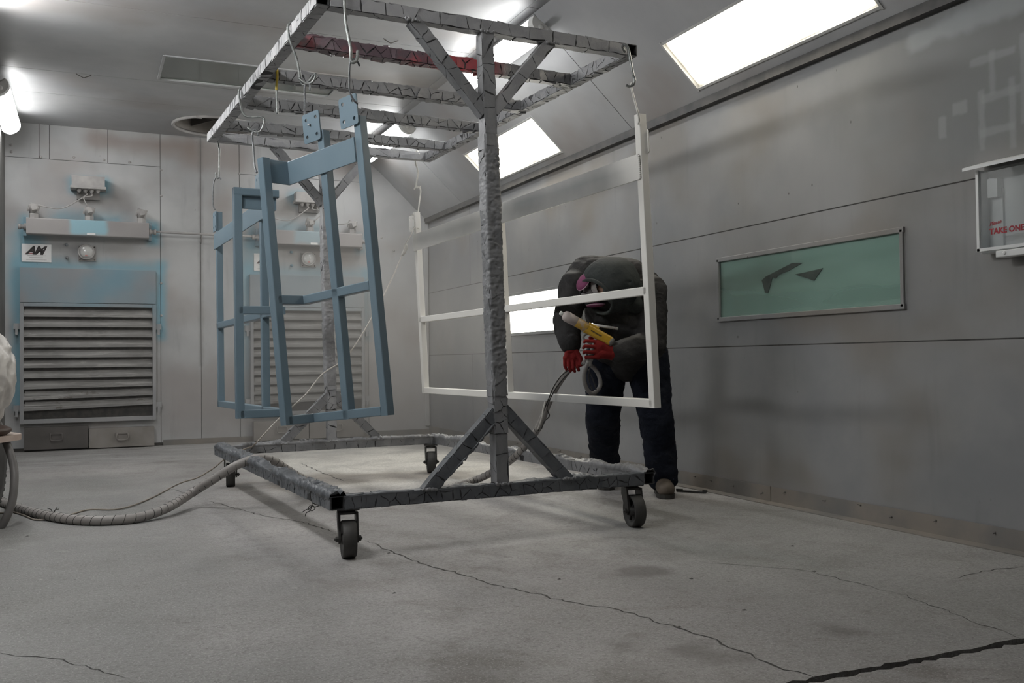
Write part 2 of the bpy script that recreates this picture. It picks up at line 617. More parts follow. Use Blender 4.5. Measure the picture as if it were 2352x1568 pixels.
def m_floor():
    t = NT('concrete_floor')
    big = t.noise(0.55, 5, 0.6, 0.4)
    col = t.mix(t.ramp(big, 0.33, 0.68), (0.268, 0.260, 0.256, 1), (0.408, 0.395, 0.387, 1))
    col = t.mix(t.math('MULTIPLY', t.ramp(t.noise(1.3, 5, 0.65, 0.6), 0.54, 0.70), 0.75), col, (0.15, 0.137, 0.125, 1))
    col = t.mix(t.math('MULTIPLY', t.ramp(t.noise(0.8, 4, 0.5, 0.2, co=t.scaled((1.1, 0.5, 1))), 0.56, 0.72), 0.5), col, (0.24, 0.26, 0.255, 1))
    col = t.mix(t.math('MULTIPLY', t.ramp(t.noise(3.4, 6, 0.7, 0.9), 0.50, 0.68), 0.5), col, (0.19, 0.172, 0.16, 1))
    col = t.mix(t.math('MULTIPLY', t.ramp(t.noise(13, 5, 0.7, 0.6), 0.50, 0.72), 0.45), col, (0.17, 0.158, 0.148, 1))
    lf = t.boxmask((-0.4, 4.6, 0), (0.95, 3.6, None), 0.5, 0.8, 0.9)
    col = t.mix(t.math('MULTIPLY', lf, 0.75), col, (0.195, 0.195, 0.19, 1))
    col = t.mix(t.math('MULTIPLY', t.boxmask((3.2, 3.2, 0), (0.75, 1.6, None), 0.4, 0.6, 1.1), 0.45), col, (0.24, 0.25, 0.235, 1))
    # white powder dropped under the hanging frame and blown against the back wall
    pw = t.boxmask((2.25, 7.95, 0), (0.85, 1.55, None), 0.35, 0.55, 1.6)
    pw = t.math('MULTIPLY', pw, t.ramp(t.noise(2.2, 6, 0.7, 0.5), 0.30, 0.62, 0.45, 1.0))
    col = t.mix(pw, col, (0.70, 0.68, 0.64, 1))
    pb = t.boxmask((0.9, 9.9, 0), (1.6, 0.85, None), 0.3, 0.5, 1.2)
    pb = t.math('MULTIPLY', pb, t.ramp(t.noise(2.5, 6, 0.7, 0.4, co=t.scaled((0.5, 2.2, 1))), 0.35, 0.7, 0.05, 0.85))
    col = t.mix(pb, col, (0.46, 0.46, 0.455, 1))
    st = t.boxmask((1.95, 7.0, 0), (0.9, 0.3, None), 0.22, 0.5, 2.0)
    col = t.mix(t.math('MULTIPLY', st, 0.6), col, (0.22, 0.185, 0.155, 1))
    # fine aggregate, pits and scuffs
    sp = t.noise(55, 3, 0.7)
    col = t.mix(t.ramp(sp, 0.42, 0.70, 0.0, 0.60), col, t.mix(0.6, col, (0.06, 0.055, 0.05, 1)))
    gr = t.noise(140, 2, 0.7)
    col = t.mix(t.ramp(gr, 0.54, 0.72, 0.0, 0.6), col, (0.50, 0.485, 0.47, 1))
    col = t.mix(t.ramp(gr, 0.44, 0.28, 0.0, 0.55), col, (0.09, 0.085, 0.08, 1))
    el = t.ramp(t.noise(22, 5, 0.7, 0.5, co=t.scaled((0.8, 2.6, 1))), 0.61, 0.70)
    col = t.mix(t.math('MULTIPLY', el, t.ramp(t.noise(0.9, 2), 0.4, 0.6, 0.25, 0.8)), col, (0.105, 0.095, 0.088, 1))
    sc = t.ramp(t.noise(9, 8, 0.8, 1.4, co=t.scaled((0.7, 1.7, 1))), 0.60, 0.70)
    col = t.mix(t.math('MULTIPLY', sc, 0.5), col, (0.52, 0.50, 0.47, 1))
    pit = t.ramp(t.voro(9), 0.02, 0.06, 1.0, 0.0)
    pit = t.math('MULTIPLY', pit, t.ramp(t.noise(1.1, 2), 0.5, 0.6))
    col = t.mix(t.math('MULTIPLY', pit, 0.8), col, (0.05, 0.045, 0.04, 1))
    for cx, cy, rx, ry in ((1.66, 2.34, 0.07, 0.10), (1.5, 2.5, 0.05, 0.05), (2.1, 3.35, 0.10, 0.10), (2.2, 2.35, 0.06, 0.06)):
        col = t.mix(t.math('MULTIPLY', t.boxmask((cx, cy, 0), (rx, ry, None), 0.05, 0.10, 7), 0.6), col, (0.11, 0.10, 0.095, 1))
    b = t.bump(t.noise(2.5, 5, 0.6), 0.25, 0.02)
    b = t.bump(sp, 0.35, 0.004, b)
    t.bump(t.noise(260, 2), 0.25, 0.002, b)
    ro = t.ramp(t.noise(1.7, 4), 0.3, 0.7, 0.50, 0.72)
    return t.done(col, ro, 0.0, 0.4)


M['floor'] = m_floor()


def m_rack(name, c1, c2, c3, rough=0.42, gloss=0.5):
    t = NT(name)
    col = t.mix(t.ramp(t.noise(7, 4, 0.6), 0.35, 0.65), c1 + (1,), c2 + (1,))
    cell = t.voro(16, 'F1', 'Color')
    n = t.t.nodes.new('ShaderNodeSeparateColor')
    t.link(cell, n.inputs[0])
    col = t.mix(t.ramp(n.outputs[0], 0.3, 1.0, 0.0, 0.35), col, c3 + (1,))
    b = t.bump(t.noise(28, 5, 0.6), 0.35, 0.010)
    t.bump(t.noise(190, 3, 0.7), 0.22, 0.003, b)
    return t.done(col, t.ramp(t.noise(12, 3), 0.3, 0.7, rough - 0.08, rough + 0.12), 0.0, gloss)


M['rack'] = m_rack('cracked_grey_paint', (0.19, 0.193, 0.203), (0.245, 0.248, 0.258), (0.30, 0.30, 0.305))
M['rack_dark'] = m_rack('cracked_dark_paint', (0.085, 0.093, 0.104), (0.125, 0.134, 0.146), (0.17, 0.176, 0.186))
M['rack_tube'] = m_rack('old_paint_under_cracks', (0.024, 0.024, 0.026), (0.04, 0.04, 0.043), (0.055, 0.055, 0.058), 0.65)
M['rack_light'] = m_rack('cracked_light_paint', (0.26, 0.262, 0.275), (0.33, 0.332, 0.342), (0.38, 0.38, 0.38))


def m_red():
    t = NT('cracked_red_paint')
    f = t.ramp(t.noise(3.2, 4, 0.6, 0.3), 0.42, 0.58)
    col = t.mix(f, (0.12, 0.085, 0.10, 1), (0.34, 0.06, 0.07, 1))
    x = t.xyz()[0]
    col = t.mix(t.ramp(x, 2.0, 2.2), col, (0.14, 0.14, 0.145, 1))
    b = t.bump(t.noise(30, 4), 0.4, 0.01)
    t.bump(t.noise(180, 3), 0.2, 0.003, b)
    return t.done(col, 0.3, 0.0, 0.6)


M['rack_red'] = m_red()


def m_white(name):
    """white powder coat, thinner in the middle of the bars where bare steel shows"""
    t = NT(name)
    o = t.xyz()
    bar = t.boxmask((2.60, 5.0, 1.88), (None, 0.62, 0.055), 0.20, 0.10, 2.5)
    bar2 = t.boxmask((2.55, 6.6, 1.84), (None, 0.55, 0.05), 0.16, 0.10, 2.5)
    bot = t.boxmask((2.65, 5.05, 0.63), (None, 0.42, 0.05), 0.22, 0.03, 3)
    k = t.math('MAXIMUM', t.math('MAXIMUM', bar, t.math('MULTIPLY', bar2, 0.55)), bot)
    col = t.mix(k, (0.80, 0.785, 0.75, 1), (0.22, 0.235, 0.245, 1))
    t.bump(t.noise(300, 2), 0.08, 0.001)
    return t.done(col, t.ramp(k, 0, 1, 0.55, 0.36), 0.0, 0.45)


M['white'] = m_white('white_powder_coat')


def m_bluesteel():
    t = NT('blue_grey_powder_coat')
    col = t.mix(t.ramp(t.noise(2.2, 3), 0.3, 0.7), (0.150, 0.215, 0.262, 1), (0.178, 0.245, 0.292, 1))
    t.bump(t.noise(420, 2, 0.6), 0.16, 0.0012)
    return t.done(col, 0.30, 0.0, 0.5)


M['blue'] = m_bluesteel()
M['caster'] = paint('caster_rubber', (0.030, 0.029, 0.028), (0.055, 0.053, 0.05), 9, 0.6, bump=0.15)
M['fork'] = paint('caster_steel', (0.028, 0.027, 0.026), (0.05, 0.048, 0.045), 15, 0.5, bump=0.2)
M['hook_steel'] = paint('hook_galvanised', (0.30, 0.31, 0.30), (0.14, 0.15, 0.15), 40, 0.35, 0.5, 0.5, 120)
M['hook_dark'] = paint('hook_painted', (0.12, 0.125, 0.13), (0.20, 0.21, 0.22), 40, 0.45, 0.2, 0.6, 120)
M['yellow'] = paint('hook_yellow', (0.55, 0.40, 0.03), (0.40, 0.30, 0.05), 30, 0.5, bump=0.3)
M['hook_white'] = paint('hook_white', (0.62, 0.61, 0.57), (0.72, 0.71, 0.67), 30, 0.5, bump=0.3)
M['hose'] = paint('hose_grey', (0.24, 0.225, 0.215), (0.32, 0.30, 0.285), 5, 0.5)
M['hose_dark'] = paint('hose_dark', (0.12, 0.115, 0.11), (0.17, 0.16, 0.155), 6, 0.45)
M['groove'] = paint('hose_wrap_gap', (0.02, 0.02, 0.02), (0.04, 0.038, 0.036), 20, 0.8)
M['cable'] = paint('cable_black', (0.02, 0.02, 0.02), (0.035, 0.034, 0.033), 20, 0.5)
t_ = NT('ground_wire')
M['wire'] = t_.done(t_.mix(t_.ramp(t_.xyz()[2], 0.25, 0.5), (0.25, 0.215, 0.18, 1), (0.60, 0.57, 0.53, 1)), 0.55)
M['wire_white'] = paint('dusted_wire', (0.58, 0.56, 0.52), (0.68, 0.66, 0.62), 10, 0.6)
M['fit'] = paint('fitting_grey', (0.30, 0.29, 0.285), (0.40, 0.385, 0.375), 8, 0.55, bump=0.2)
M['fit_dark'] = paint('fitting_shadowed', (0.14, 0.135, 0.13), (0.20, 0.19, 0.185), 8, 0.6)
M['plate'] = paint('nameplate_alu', (0.62, 0.62, 0.62), (0.74, 0.74, 0.74), 6, 0.35, 0.2)
M['ink'] = paint('ink_dark', (0.018, 0.014, 0.014), (0.03, 0.02, 0.02), 9, 0.6)
M['ink_red'] = paint('ink_red', (0.30, 0.008, 0.018), (0.36, 0.012, 0.024), 9, 0.5)
M['drawer'] = paint('drawer_dusty', (0.20, 0.185, 0.17), (0.27, 0.25, 0.235), 4, 0.7, bump=0.2)
M['drawer_dark'] = paint('drawer_dusty_dark', (0.075, 0.07, 0.066), (0.11, 0.10, 0.095), 4, 0.7, bump=0.2)


def m_louver(name, k):
    """louvre paint: grey with cyan-blue overspray towards the upper left and pale dust ridges"""
    t = NT(name)
    o = t.xyz()
    col = t.mix(t.ramp(t.noise(1.5, 4), 0.35, 0.65), (0.25, 0.255, 0.265, 1), (0.32, 0.32, 0.325, 1))
    m = t.math('MULTIPLY', t.ramp(o[2], 1.1, 1.6), t.ramp(t.noise(1.1, 3), 0.3, 0.62))
    col = t.mix(t.math('MULTIPLY', m, k), col, (0.16, 0.29, 0.36, 1))
    t.bump(t.noise(50, 3), 0.12, 0.003)
    return t.done(col, 0.5, 0.0, 0.45)


M['louver'] = m_louver('louver_paint_blue', 0.9)
M['louver_pale'] = m_louver('louver_paint_pale', 0.35)


def m_slat():
    t = NT('louver_slat_dusty')
    col = t.mix(t.ramp(t.noise(2.5, 4), 0.35, 0.65), (0.19, 0.185, 0.18, 1), (0.26, 0.255, 0.25, 1))
    d = t.ramp(t.noise(3.0, 5, 0.65, 0.6, co=t.scaled((1.0, 4, 9))), 0.50, 0.66)
    col = t.mix(t.math('MULTIPLY', d, 0.55), col, (0.40, 0.39, 0.375, 1))
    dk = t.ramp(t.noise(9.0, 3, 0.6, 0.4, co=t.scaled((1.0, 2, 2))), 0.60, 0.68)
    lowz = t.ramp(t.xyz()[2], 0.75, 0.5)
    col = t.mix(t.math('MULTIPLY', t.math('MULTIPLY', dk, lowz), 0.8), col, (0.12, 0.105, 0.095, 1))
    return t.done(col, 0.6, 0.0, 0.35)


M['slat'] = m_slat()


def m_header(name, k, cx):
    t = NT(name)
    col = t.mix(t.ramp(t.noise(2, 3), 0.3, 0.7), (0.26, 0.245, 0.245, 1), (0.32, 0.305, 0.30, 1))
    col = t.mix(t.math('MULTIPLY', t.boxmask((cx, 0, 2.30), (0.17, None, 0.075), 0.03, 0.03, 8), k), col, (0.25, 0.44, 0.52, 1))
    return t.done(col, 0.45, 0.0, 0.5)


# glass
def m_glass(name, tint, dust=0.0, dcol=(0.4, 0.42, 0.4)):
    """thin sheet: tinted see-through, a mirror-like skin, and a film of dust"""
    t = NT(name)
    nd = t.t.nodes
    tr = nd.new('ShaderNodeBsdfTransparent')
    tr.inputs[0].default_value = tint + (1,)
    gl = nd.new('ShaderNodeBsdfGlossy')
    gl.inputs['Roughness'].default_value = 0.04
    fr = nd.new('ShaderNodeFresnel')
    fr.inputs[0].default_value = 1.5
    m1 = nd.new('ShaderNodeMixShader')
    t.link(fr.outputs[0], m1.inputs[0])
    t.link(tr.outputs[0], m1.inputs[1])
    t.link(gl.outputs[0], m1.inputs[2])
    df = nd.new('ShaderNodeBsdfDiffuse')
    df.inputs[0].default_value = dcol + (1,)
    m2 = nd.new('ShaderNodeMixShader')
    t.link(t.ramp(t.noise(2.0, 2, 0.5, co=t.scaled((1, 0.4, 2.2))), 0.25, 0.75, dust * 0.75, dust * 1.2), m2.inputs[0])
    t.link(m1.outputs[0], m2.inputs[1])
    t.link(df.outputs[0], m2.inputs[2])
    t.link(m2.outputs[0], t.out.inputs['Surface'])
    return t.m


M['glass_green'] = m_glass('green_dusty_glass', (0.78, 0.95, 0.89), 0.32, (0.52, 0.70, 0.64))
M['glass_clear'] = m_glass('clear_sheet', (0.96, 0.97, 0.97), 0.06, (0.6, 0.6, 0.6))

# ------------------------------------------------------------------ floor: two slabs with an open joint
floor = structure('floor')


def jag(x0, x1, y, amp, step, seed):
    r = random.Random(seed)
    xs = np.arange(x0, x1 + 1e-6, step)
    return [(float(x), y + r.uniform(-amp, amp)) for x in xs]


mb = MB()
mb.box((XL - 0.3, YF, -0.2), (XR + 0.3, YB + 0.1, -0.045))
mb.build('sub_base', M['black'], floor)
e1 = jag(XL - 0.2, XR + 0.2, 2.037, 0.009, 0.03, 1)
e2 = jag(XL - 0.2, XR + 0.2, 2.006, 0.009, 0.03, 2)
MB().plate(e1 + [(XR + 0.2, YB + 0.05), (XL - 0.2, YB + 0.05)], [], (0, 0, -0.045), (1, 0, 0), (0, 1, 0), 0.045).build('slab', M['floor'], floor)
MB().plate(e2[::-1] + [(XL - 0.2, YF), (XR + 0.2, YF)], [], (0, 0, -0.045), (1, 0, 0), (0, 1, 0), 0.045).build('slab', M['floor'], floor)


def crack(pts, w, seed):
    """a jagged open crack, thin dark strip with its own chipped edge"""
    r = random.Random(seed)
    P = []
    for i in range(len(pts) - 1):
        a, b = v3(pts[i]), v3(pts[i + 1])
        n = max(2, int(np.linalg.norm(b - a) / 0.035))
        for k in range(n):
            P.append(a + (b - a) * k / n + v3((r.uniform(-1, 1), r.uniform(-1, 1), 0)) * 0.012)
    P.append(v3(pts[-1]))
    V, F = [], []
    for i, p in enumerate(P):
        d = unit(P[min(i + 1, len(P) - 1)] - P[max(i - 1, 0)])
        s = np.cross(UP, d)
        ww = w * r.uniform(0.25, 1.2) * min(1, (i + 0.3) / 3, (len(P) - i - 0.7) / 3)
        V += [p + s * ww + UP * 0.0008, p - s * ww * r.uniform(0.6, 1.3) + UP * 0.0008]
        if i:
            F.append((2 * i - 2, 2 * i - 1, 2 * i + 1, 2 * i))
    MB().add(V, F).build('crack', M['seam'], floor)


crack([(0.71, 6.321, 0), (0.814, 5.904, -0), (0.946, 5.476, 0), (1.087, 5.207, 0), (1.156, 4.845, 0)], 0.005, 3)
crack([(1.249, 4.557, 0), (1.277, 4.21, -0), (1.323, 3.856, 0), (1.388, 3.711, 0), (1.444, 3.426, 0), (1.518, 3.263, 0), (1.579, 3.059, 0), (1.698, 2.892, 0), (1.726, 2.711, 0), (1.76, 2.608, 0), (1.774, 2.44, -0), (1.782, 2.281, 0), (1.787, 2.134, 0), (1.806, 2.016, 0)], 0.0045, 4)
crack([(1.693, 8.278, 0), (1.706, 7.503, 0), (1.724, 6.874, 0)], 0.006, 5)
crack([(2.392, 3.407, 0), (2.689, 3.066, 0), (2.726, 2.581, 0), (2.621, 2.022, 0)], 0.002, 6)
crack([(3.078, 2.695, 0), (3.313, 2.73, 0), (3.54, 2.723, 0)], 0.003, 7)
crack([(-0.243, 3.288, 0), (-0.06, 3.128, 0), (0.11, 2.853, 0)], 0.003, 8)

# ------------------------------------------------------------------ right wall: three rows of steel sheets
EX, EY, EZ = (1, 0, 0), (0, 1, 0), (0, 0, 1)
wall_right = structure('wall_right', (XR, 0, 0))
mb = MB()
# backing: dark, with holes for the two light boxes
WIN = [(3.555, 5.085, 1.126, 1.516), (6.96, 8.487, 1.126, 1.512)]
hole = lambda w: [(-w[0], w[2]), (-w[1], w[2]), (-w[1], w[3]), (-w[0], w[3])]
mb.plate([(-YF, -0.05), (-YB - 0.1, -0.05), (-YB - 0.1, ZW + 0.05), (-YF, ZW + 0.05)], [hole(w) for w in WIN], (XR + 0.012, 0, 0), (0, -1, 0), EZ, 0.008)
mb.build('backing', M['seam'], wall_right)
G = 0.0035


def sheet_right(y0, y1, z0, z1, holes=()):
    m = MB()
    m.plate([(-y0 - G, z0 + G), (-y1 + G, z0 + G), (-y1 + G, z1 - G), (-y0 - G, z1 - G)], [hole(h) for h in holes], (XR + 0.003, 0, 0), (0, -1, 0), EZ, -0.003)
    # plate thickness is along -Y x Z = -X : front faces the room
    m.build('steel_sheet', M['wall_r'], wall_right)


ROWS = [(0.06, Z2, (YF, 0.6, 9.45, YB)), (Z2, Z1, (YF, 2.35, 6.05, YB)), (Z1, ZW, (YF, 1.2, 9.5, YB))]
for z0, z1, ys in ROWS:
    for i in range(len(ys) - 1):
        hs = [w for w in WIN if z0 < w[2] < z1 and ys[i] < w[0] and w[1] < ys[i + 1]]
        sheet_right(ys[i], ys[i + 1], z0, z1, hs)

baseboard = structure('baseboard_right', (XR, 0, 0))
for y0, y1 in ((YF, 0.9), (0.9, 4.6), (4.6, 8.0), (8.0, YB)):
    m = MB()
    m.cbox((XR - 0.004, (y0 + y1) / 2, 0.047), 0.004, y1 - y0 - 0.006, 0.094)
    m.cbox((XR - 0.045, (y0 + y1) / 2, 0.0025), 0.085, y1 - y0 - 0.006, 0.004)
    m.build('angle_strip', M['base'], baseboard)
r = random.Random(5)
y = 2.2
while y < 9.6:
    m = MB()
    z = 0.06 + r.uniform(-0.015, 0.02)
    m.lathe([(0.006, 0), (0.005, 0.003), (0.0025, 0.004), (0.002, 0.016 + r.uniform(0, 0.012))], (XR - 0.006, y, z), (-1, r.uniform(-0.4, 0.4), r.uniform(-0.4, 0.3)), 6)
    m.build('screw', M['screw'], baseboard)
    y += r.uniform(0.18, 0.34)

# ------------------------------------------------------------------ dark channel where the slope meets the wall
trim = structure('trim_1', (XR, 0, ZW))
m = MB()
m.cbox((XR - 0.020, (YF + YB) / 2, ZW + 0.008), 0.05, YB - YF, 0.055)
m.build('channel', M['trim'], trim)
# ------------------------------------------------------------------ ceiling: flat sheets and the sloped sheets
ceiling = structure('ceiling', (0, 0, ZC))
CL = (0.575, 2.08, 8.06, 8.755)       # light let into the flat part
VC, VR = (1.235, 10.27), 0.415        # round vent
m = MB()
nv = 32
circ = [(VC[0] + VR * math.cos(2 * PI * k / nv), VC[1] + VR * math.sin(2 * PI * k / nv)) for k in range(nv)]
XFAR = XL - 0.1


def flip2(pts):
    return [(x, -y) for x, y in pts]


m.plate([(XFAR, -YF), (XC, -YF), (XC, -YB - 0.1), (XFAR, -YB - 0.1)], [flip2([(CL[0], CL[2]), (CL[1], CL[2]), (CL[1], CL[3]), (CL[0], CL[3])]), flip2(circ)], (0, 0, ZC + 0.012), EX, (0, -1, 0), 0.006)
m.build('backing', M['seam'], ceiling)
ys = (YF, 1.75, 3.52, 5.29, 7.09, 8.845, 9.60, YB)
for i in range(len(ys) - 1):
    y0, y1 = ys[i] + G, ys[i + 1] - G
    hs = []
    if y0 < CL[2] and CL[3] < y1:
        hs.append(flip2([(CL[0], CL[2]), (CL[1], CL[2]), (CL[1], CL[3]), (CL[0], CL[3])]))
    if y0 < VC[1] - VR and VC[1] + VR < y1:
        hs.append(flip2(circ))
    xs = [XFAR, XC - 0.002]
    for k in range(len(xs) - 1):
        m = MB()
        m.plate([(xs[k], -y0), (xs[k + 1], -y0), (xs[k + 1], -y1), (xs[k], -y1)], hs, (0, 0, ZC + 0.003), EX, (0, -1, 0), 0.003)
        m.build('steel_sheet', M['ceil'], ceiling)

SD = unit((XC - XR, 0, ZC - ZW))           # up the slope
SN = v3((-SD[2], 0, SD[0]))                # into the room (down, left)
SLEN = math.hypot(XC - XR, ZC - ZW)
SO = v3((XR, 0, ZW))
TROF = [(3.576, 5.160, 0.126, 0.510), (7.125, 8.69, 0.118, 0.508)]
sl_hole = lambda h: [(h[0], h[2]), (h[1], h[2]), (h[1], h[3]), (h[0], h[3])]
m = MB()
m.plate([(YF, 0), (YB + 0.1, 0), (YB + 0.1, SLEN), (YF, SLEN)], [sl_hole(h) for h in TROF], SO - SN * 0.012, EY, SD, -0.006)
m.build('backing', M['seam'], ceiling)
ys = (YF, 2.55, 6.075, 9.62, YB)
for i in range(len(ys) - 1):
    hs = [sl_hole(h) for h in TROF if ys[i] < h[0] and h[1] < ys[i + 1]]
    m = MB()
    m.plate([(ys[i] + G, 0.004), (ys[i + 1] - G, 0.004), (ys[i + 1] - G, SLEN), (ys[i] + G, SLEN)], hs, SO - SN * 0.003, EY, SD, -0.003)
    m.build('slope_sheet', M['ceil'], ceiling)
# flat cover strips along the crease
for y0, y1 in ((YF, 2.9), (2.9, 5.98), (5.98, 9.1), (9.1, YB)):
    m = MB()
    m.cbox(v3((XC - 0.035, (y0 + y1) / 2, ZC - 0.003)), 0.09, y1 - y0 - 0.012, 0.004)
    m.build('cover_strip', M['ceil'], ceiling)

# ------------------------------------------------------------------ back wall
wall_back = structure('wall_back', (0, YB, 0))
top_at = lambda x: ZC if x <= XC else ZC + (x - XC) * (ZW - ZC) / (XR - XC)
m = MB()
m.plate([(XL - 0.1, -0.05), (XR + 0.1, -0.05), (XR + 0.1, ZW), (XC, ZC + 0.05), (XL - 0.1, ZC + 0.05)], [], (0, YB + 0.012, 0), EX, EZ, 0.008)
m.build('backing', M['seam'], wall_back)


def sheet_back(x0, x1, z0, z1):
    g = 0.0025
    x0 += g
    x1 -= g
    a, b = min(z1 - g, top_at(x0) + 0.01), min(z1 - g, top_at(x1) + 0.01)
    poly = [(x0, z0 + g), (x1, z0 + g), (x1, b)]
    if x0 < XC < x1 and z1 > ZC - 0.05:
        poly.append((XC, ZC + 0.01))
    poly.append((x0, a))
    m = MB()
    m.plate(poly, [], (0, YB + 0.003, 0), EX, EZ, 0.003)
    m.build('steel_sheet', M['wall_b'], wall_back)


for q in ((XL - 0.02, 0.729, 0.03, 3.012), (0.729, 1.145, 0.03, 3.40), (1.145, 1.56, 0.03, 3.40), (1.56, 3.03, 0.03, 2.995), (3.03, XR, 0.03, 3.40),
          (XL - 0.02, -0.445, 3.012, 3.40), (-0.445, -0.35, 3.012, 3.40), (-0.35, 0.207, 3.012, 3.40), (0.207, 0.729, 3.012, 3.40), (1.56, 3.03, 2.995, 3.40)):
    sheet_back(*q)
for x, z in ((-0.70, 3.13), (-0.70, 3.06), (-0.43, 3.03), (-0.12, 3.05), (0.17, 3.045), (0.42, 3.04), (0.74, 2.98), (0.74, 2.7), (0.735, 1.75), (0.735, 1.4), (1.56, 3.0), (3.2, 2.35), (3.35, 2.2)):
    m = MB()
    m.lathe([(0.014, 0), (0.013, 0.006), (0.006, 0.009)], (x, YB, z), (0, -1, 0), 8)
    m.build('bolt_head', M['fit'], wall_back)
trim2 = structure('trim_2', (XR, YB, 0))
m = MB()
m.beam((XR - 0.03, YB - 0.012, 0.1), (XR - 0.03, YB - 0.012, ZW), 0.05, 0.02, EY, 0.004)
m.build('corner_strip', M['wall_b'], trim2)
baseboard_b = structure('baseboard_back', (0, YB, 0))
m = MB()
m.cbox(((0.75 + XR) / 2, YB - 0.006, 0.03), XR - 0.75, 0.01, 0.06)
m.build('angle_strip', M['base'], baseboard_b)

wall_left = structure('wall_left', (XL, 0, 0))
for y0, y1 in ((YF, 1.7), (1.7, 4.8), (4.8, 7.9), (7.9, YB)):
    m = MB()
    m.box((XL - 0.06, y0 + G, 0.0), (XL, y1 - G, ZC + 0.02))
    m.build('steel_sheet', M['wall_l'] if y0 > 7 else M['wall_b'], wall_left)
wall_front = structure('wall_front', (0, YF, 0))
m = MB()
m.box((XL - 0.1, YF - 0.06, -0.05), (XR + 0.1, YF, ZC + 0.05))
m.build('steel_sheet', M['wall_b'], wall_front)


# ------------------------------------------------------------------ lamps
def slope_light(t, label):
    y0, y1, s0, s1 = t
    cy, cs = (y0 + y1) / 2, (s0 + s1) / 2
    base = SO + v3((0, cy, 0)) + SD * cs
    root = thing('recessed_light', label, 'light', base, 'recessed lights in the sloped ceiling')

    def edge(nt):
        nt.co = nt.t.nodes.new('ShaderNodeTexCoord').outputs['Object']
        o = nt.xyz()
        d = nt.math('ABSOLUTE', o[1])
        d = nt.math('ADD', d, nt.math('MULTIPLY', nt.math('SUBTRACT', nt.noise(5, 3), 0.5), 0.10))
        e1 = nt.ramp(d, (y1 - y0) / 2 - 0.13, (y1 - y0) / 2 + 0.01, 1, 0)
        low = nt.ramp(nt.math('ADD', o[2], nt.math('MULTIPLY', nt.math('SUBTRACT', nt.noise(6, 3), 0.5), 0.05)), -0.125, -0.06)
        return nt.math('MULTIPLY', e1, low)
    mat = glow('troffer_diffuser', (1.0, 0.93, 0.78), SLOPE_POWER, edge)
    c = SO + SD * cs
    m = MB()
    m.cbox(c + v3((0, cy, 0)) - SN * 0.022, y1 - y0 - 0.01, s1 - s0 - 0.01, 0.006, EY, SD, SN)
    m.build('diffuser', mat, root)
    m = MB()
    for sgn in (-1, 1):
        m.cbox(c + v3((0, cy + sgn * (y1 - y0) / 2, 0)) - SN * 0.006, 0.016, s1 - s0 + 0.03, 0.026, EY, SD, SN)
        m.cbox(c + v3((0, cy, 0)) + SD * sgn * (s1 - s0) / 2 - SN * 0.006, y1 - y0, 0.016, 0.026, EY, SD, SN)
    m.build('frame', M['body'], root)
    m = MB()
    m.cbox(c + v3((0, cy, 0)) - SN * 0.07, y1 - y0, s1 - s0, 0.08, EY, SD, SN)
    m.build('housing', M['body'], root)


slope_light(TROF[0], 'warm lit recessed light in the slope nearest the camera, above the wall window')
slope_light(TROF[1], 'warm lit recessed light in the slope, further back behind the rack post')


def strip_light(x, z, n, y0, y1, label, lens='lens'):
    """surface tube light with a wrap-round lens; n points into the room"""
    n = unit(n)
    base = v3((x, (y0 + y1) / 2, z))
    root = thing('strip_light', label, 'light', base, 'strip lights along the ceiling edges')
    s = np.cross(EY, n)
    m = MB()
    prof = []
    for k in range(13):
        a = PI * k / 12
        prof.append((math.cos(a) * 0.088, max(0.012, math.sin(a) ** 0.7 * 0.095)))
    V, F = [], []
    for y in (y0 + 0.06, y1 - 0.06):
        for a, b in prof:
            V.append(v3((x, y, z)) + s * a + n * b)
    k = len(prof)
    F = [(i, i + 1, k + i + 1, k + i) for i in range(k - 1)] + [(k - 1, 0, k, 2 * k - 1)]
    F += [tuple(range(k - 1, -1, -1)), tuple(range(k, 2 * k))]
    m.add(V, F, True)
    m.build('diffuser', M[lens], root)
    m = MB()
    m.cbox(v3((x, (y0 + y1) / 2, z)), 0.17, 0.022, y1 - y0 - 0.04, s, n, EY)
    m.build('housing', M['body'], root)
    for ye, yc in ((y0 + 0.06, y0), (y1 - 0.06, y1)):
        m = MB()
        V = []
        for y, sc in ((ye, 1.06), (yc, 0.98)):
            for a, b in prof:
                V.append(v3((x, y, z)) + s * a * sc + n * (b * sc - 0.008))
        F2 = [(i, i + 1, k + i + 1, k + i) for i in range(k - 1)] + [(k - 1, 0, k, 2 * k - 1), tuple(range(k)), tuple(range(2 * k - 1, k - 1, -1))]
        m.add(V, F2)
        sg = 1 if yc > ye else -1
        m.lathe([(0.022, 0), (0.022, 0.006), (0.006, 0.007)], v3((x, yc, z)) + n * 0.04, (0, sg, 0), 12)
        m.build('end_cap', M['body'], root)
    return root


RX, RZ, RN = 2.925, 3.235, (-0.55, 0, -0.84)
strip_light(RX, RZ, RN, 5.90, 7.42, 'long tube light on the right ceiling crease, above the rack')
strip_light(RX, RZ, RN, 8.93, 10.45, 'tube light on the right ceiling crease, near the back wall')
LXX, LZ, LN = -0.685, 3.235, (0.62, 0, -0.78)
strip_light(LXX, LZ, LN, 8.93, 10.45, 'tube light at the top of the left wall by the back corner')
strip_light(LXX, LZ, LN, 5.90, 7.42, 'second tube light along the top of the left wall', 'lens_left')
strip_light(LXX, LZ, LN, 2.87, 4.39, 'tube light at the top of the left wall nearest the camera', 'lens_left')

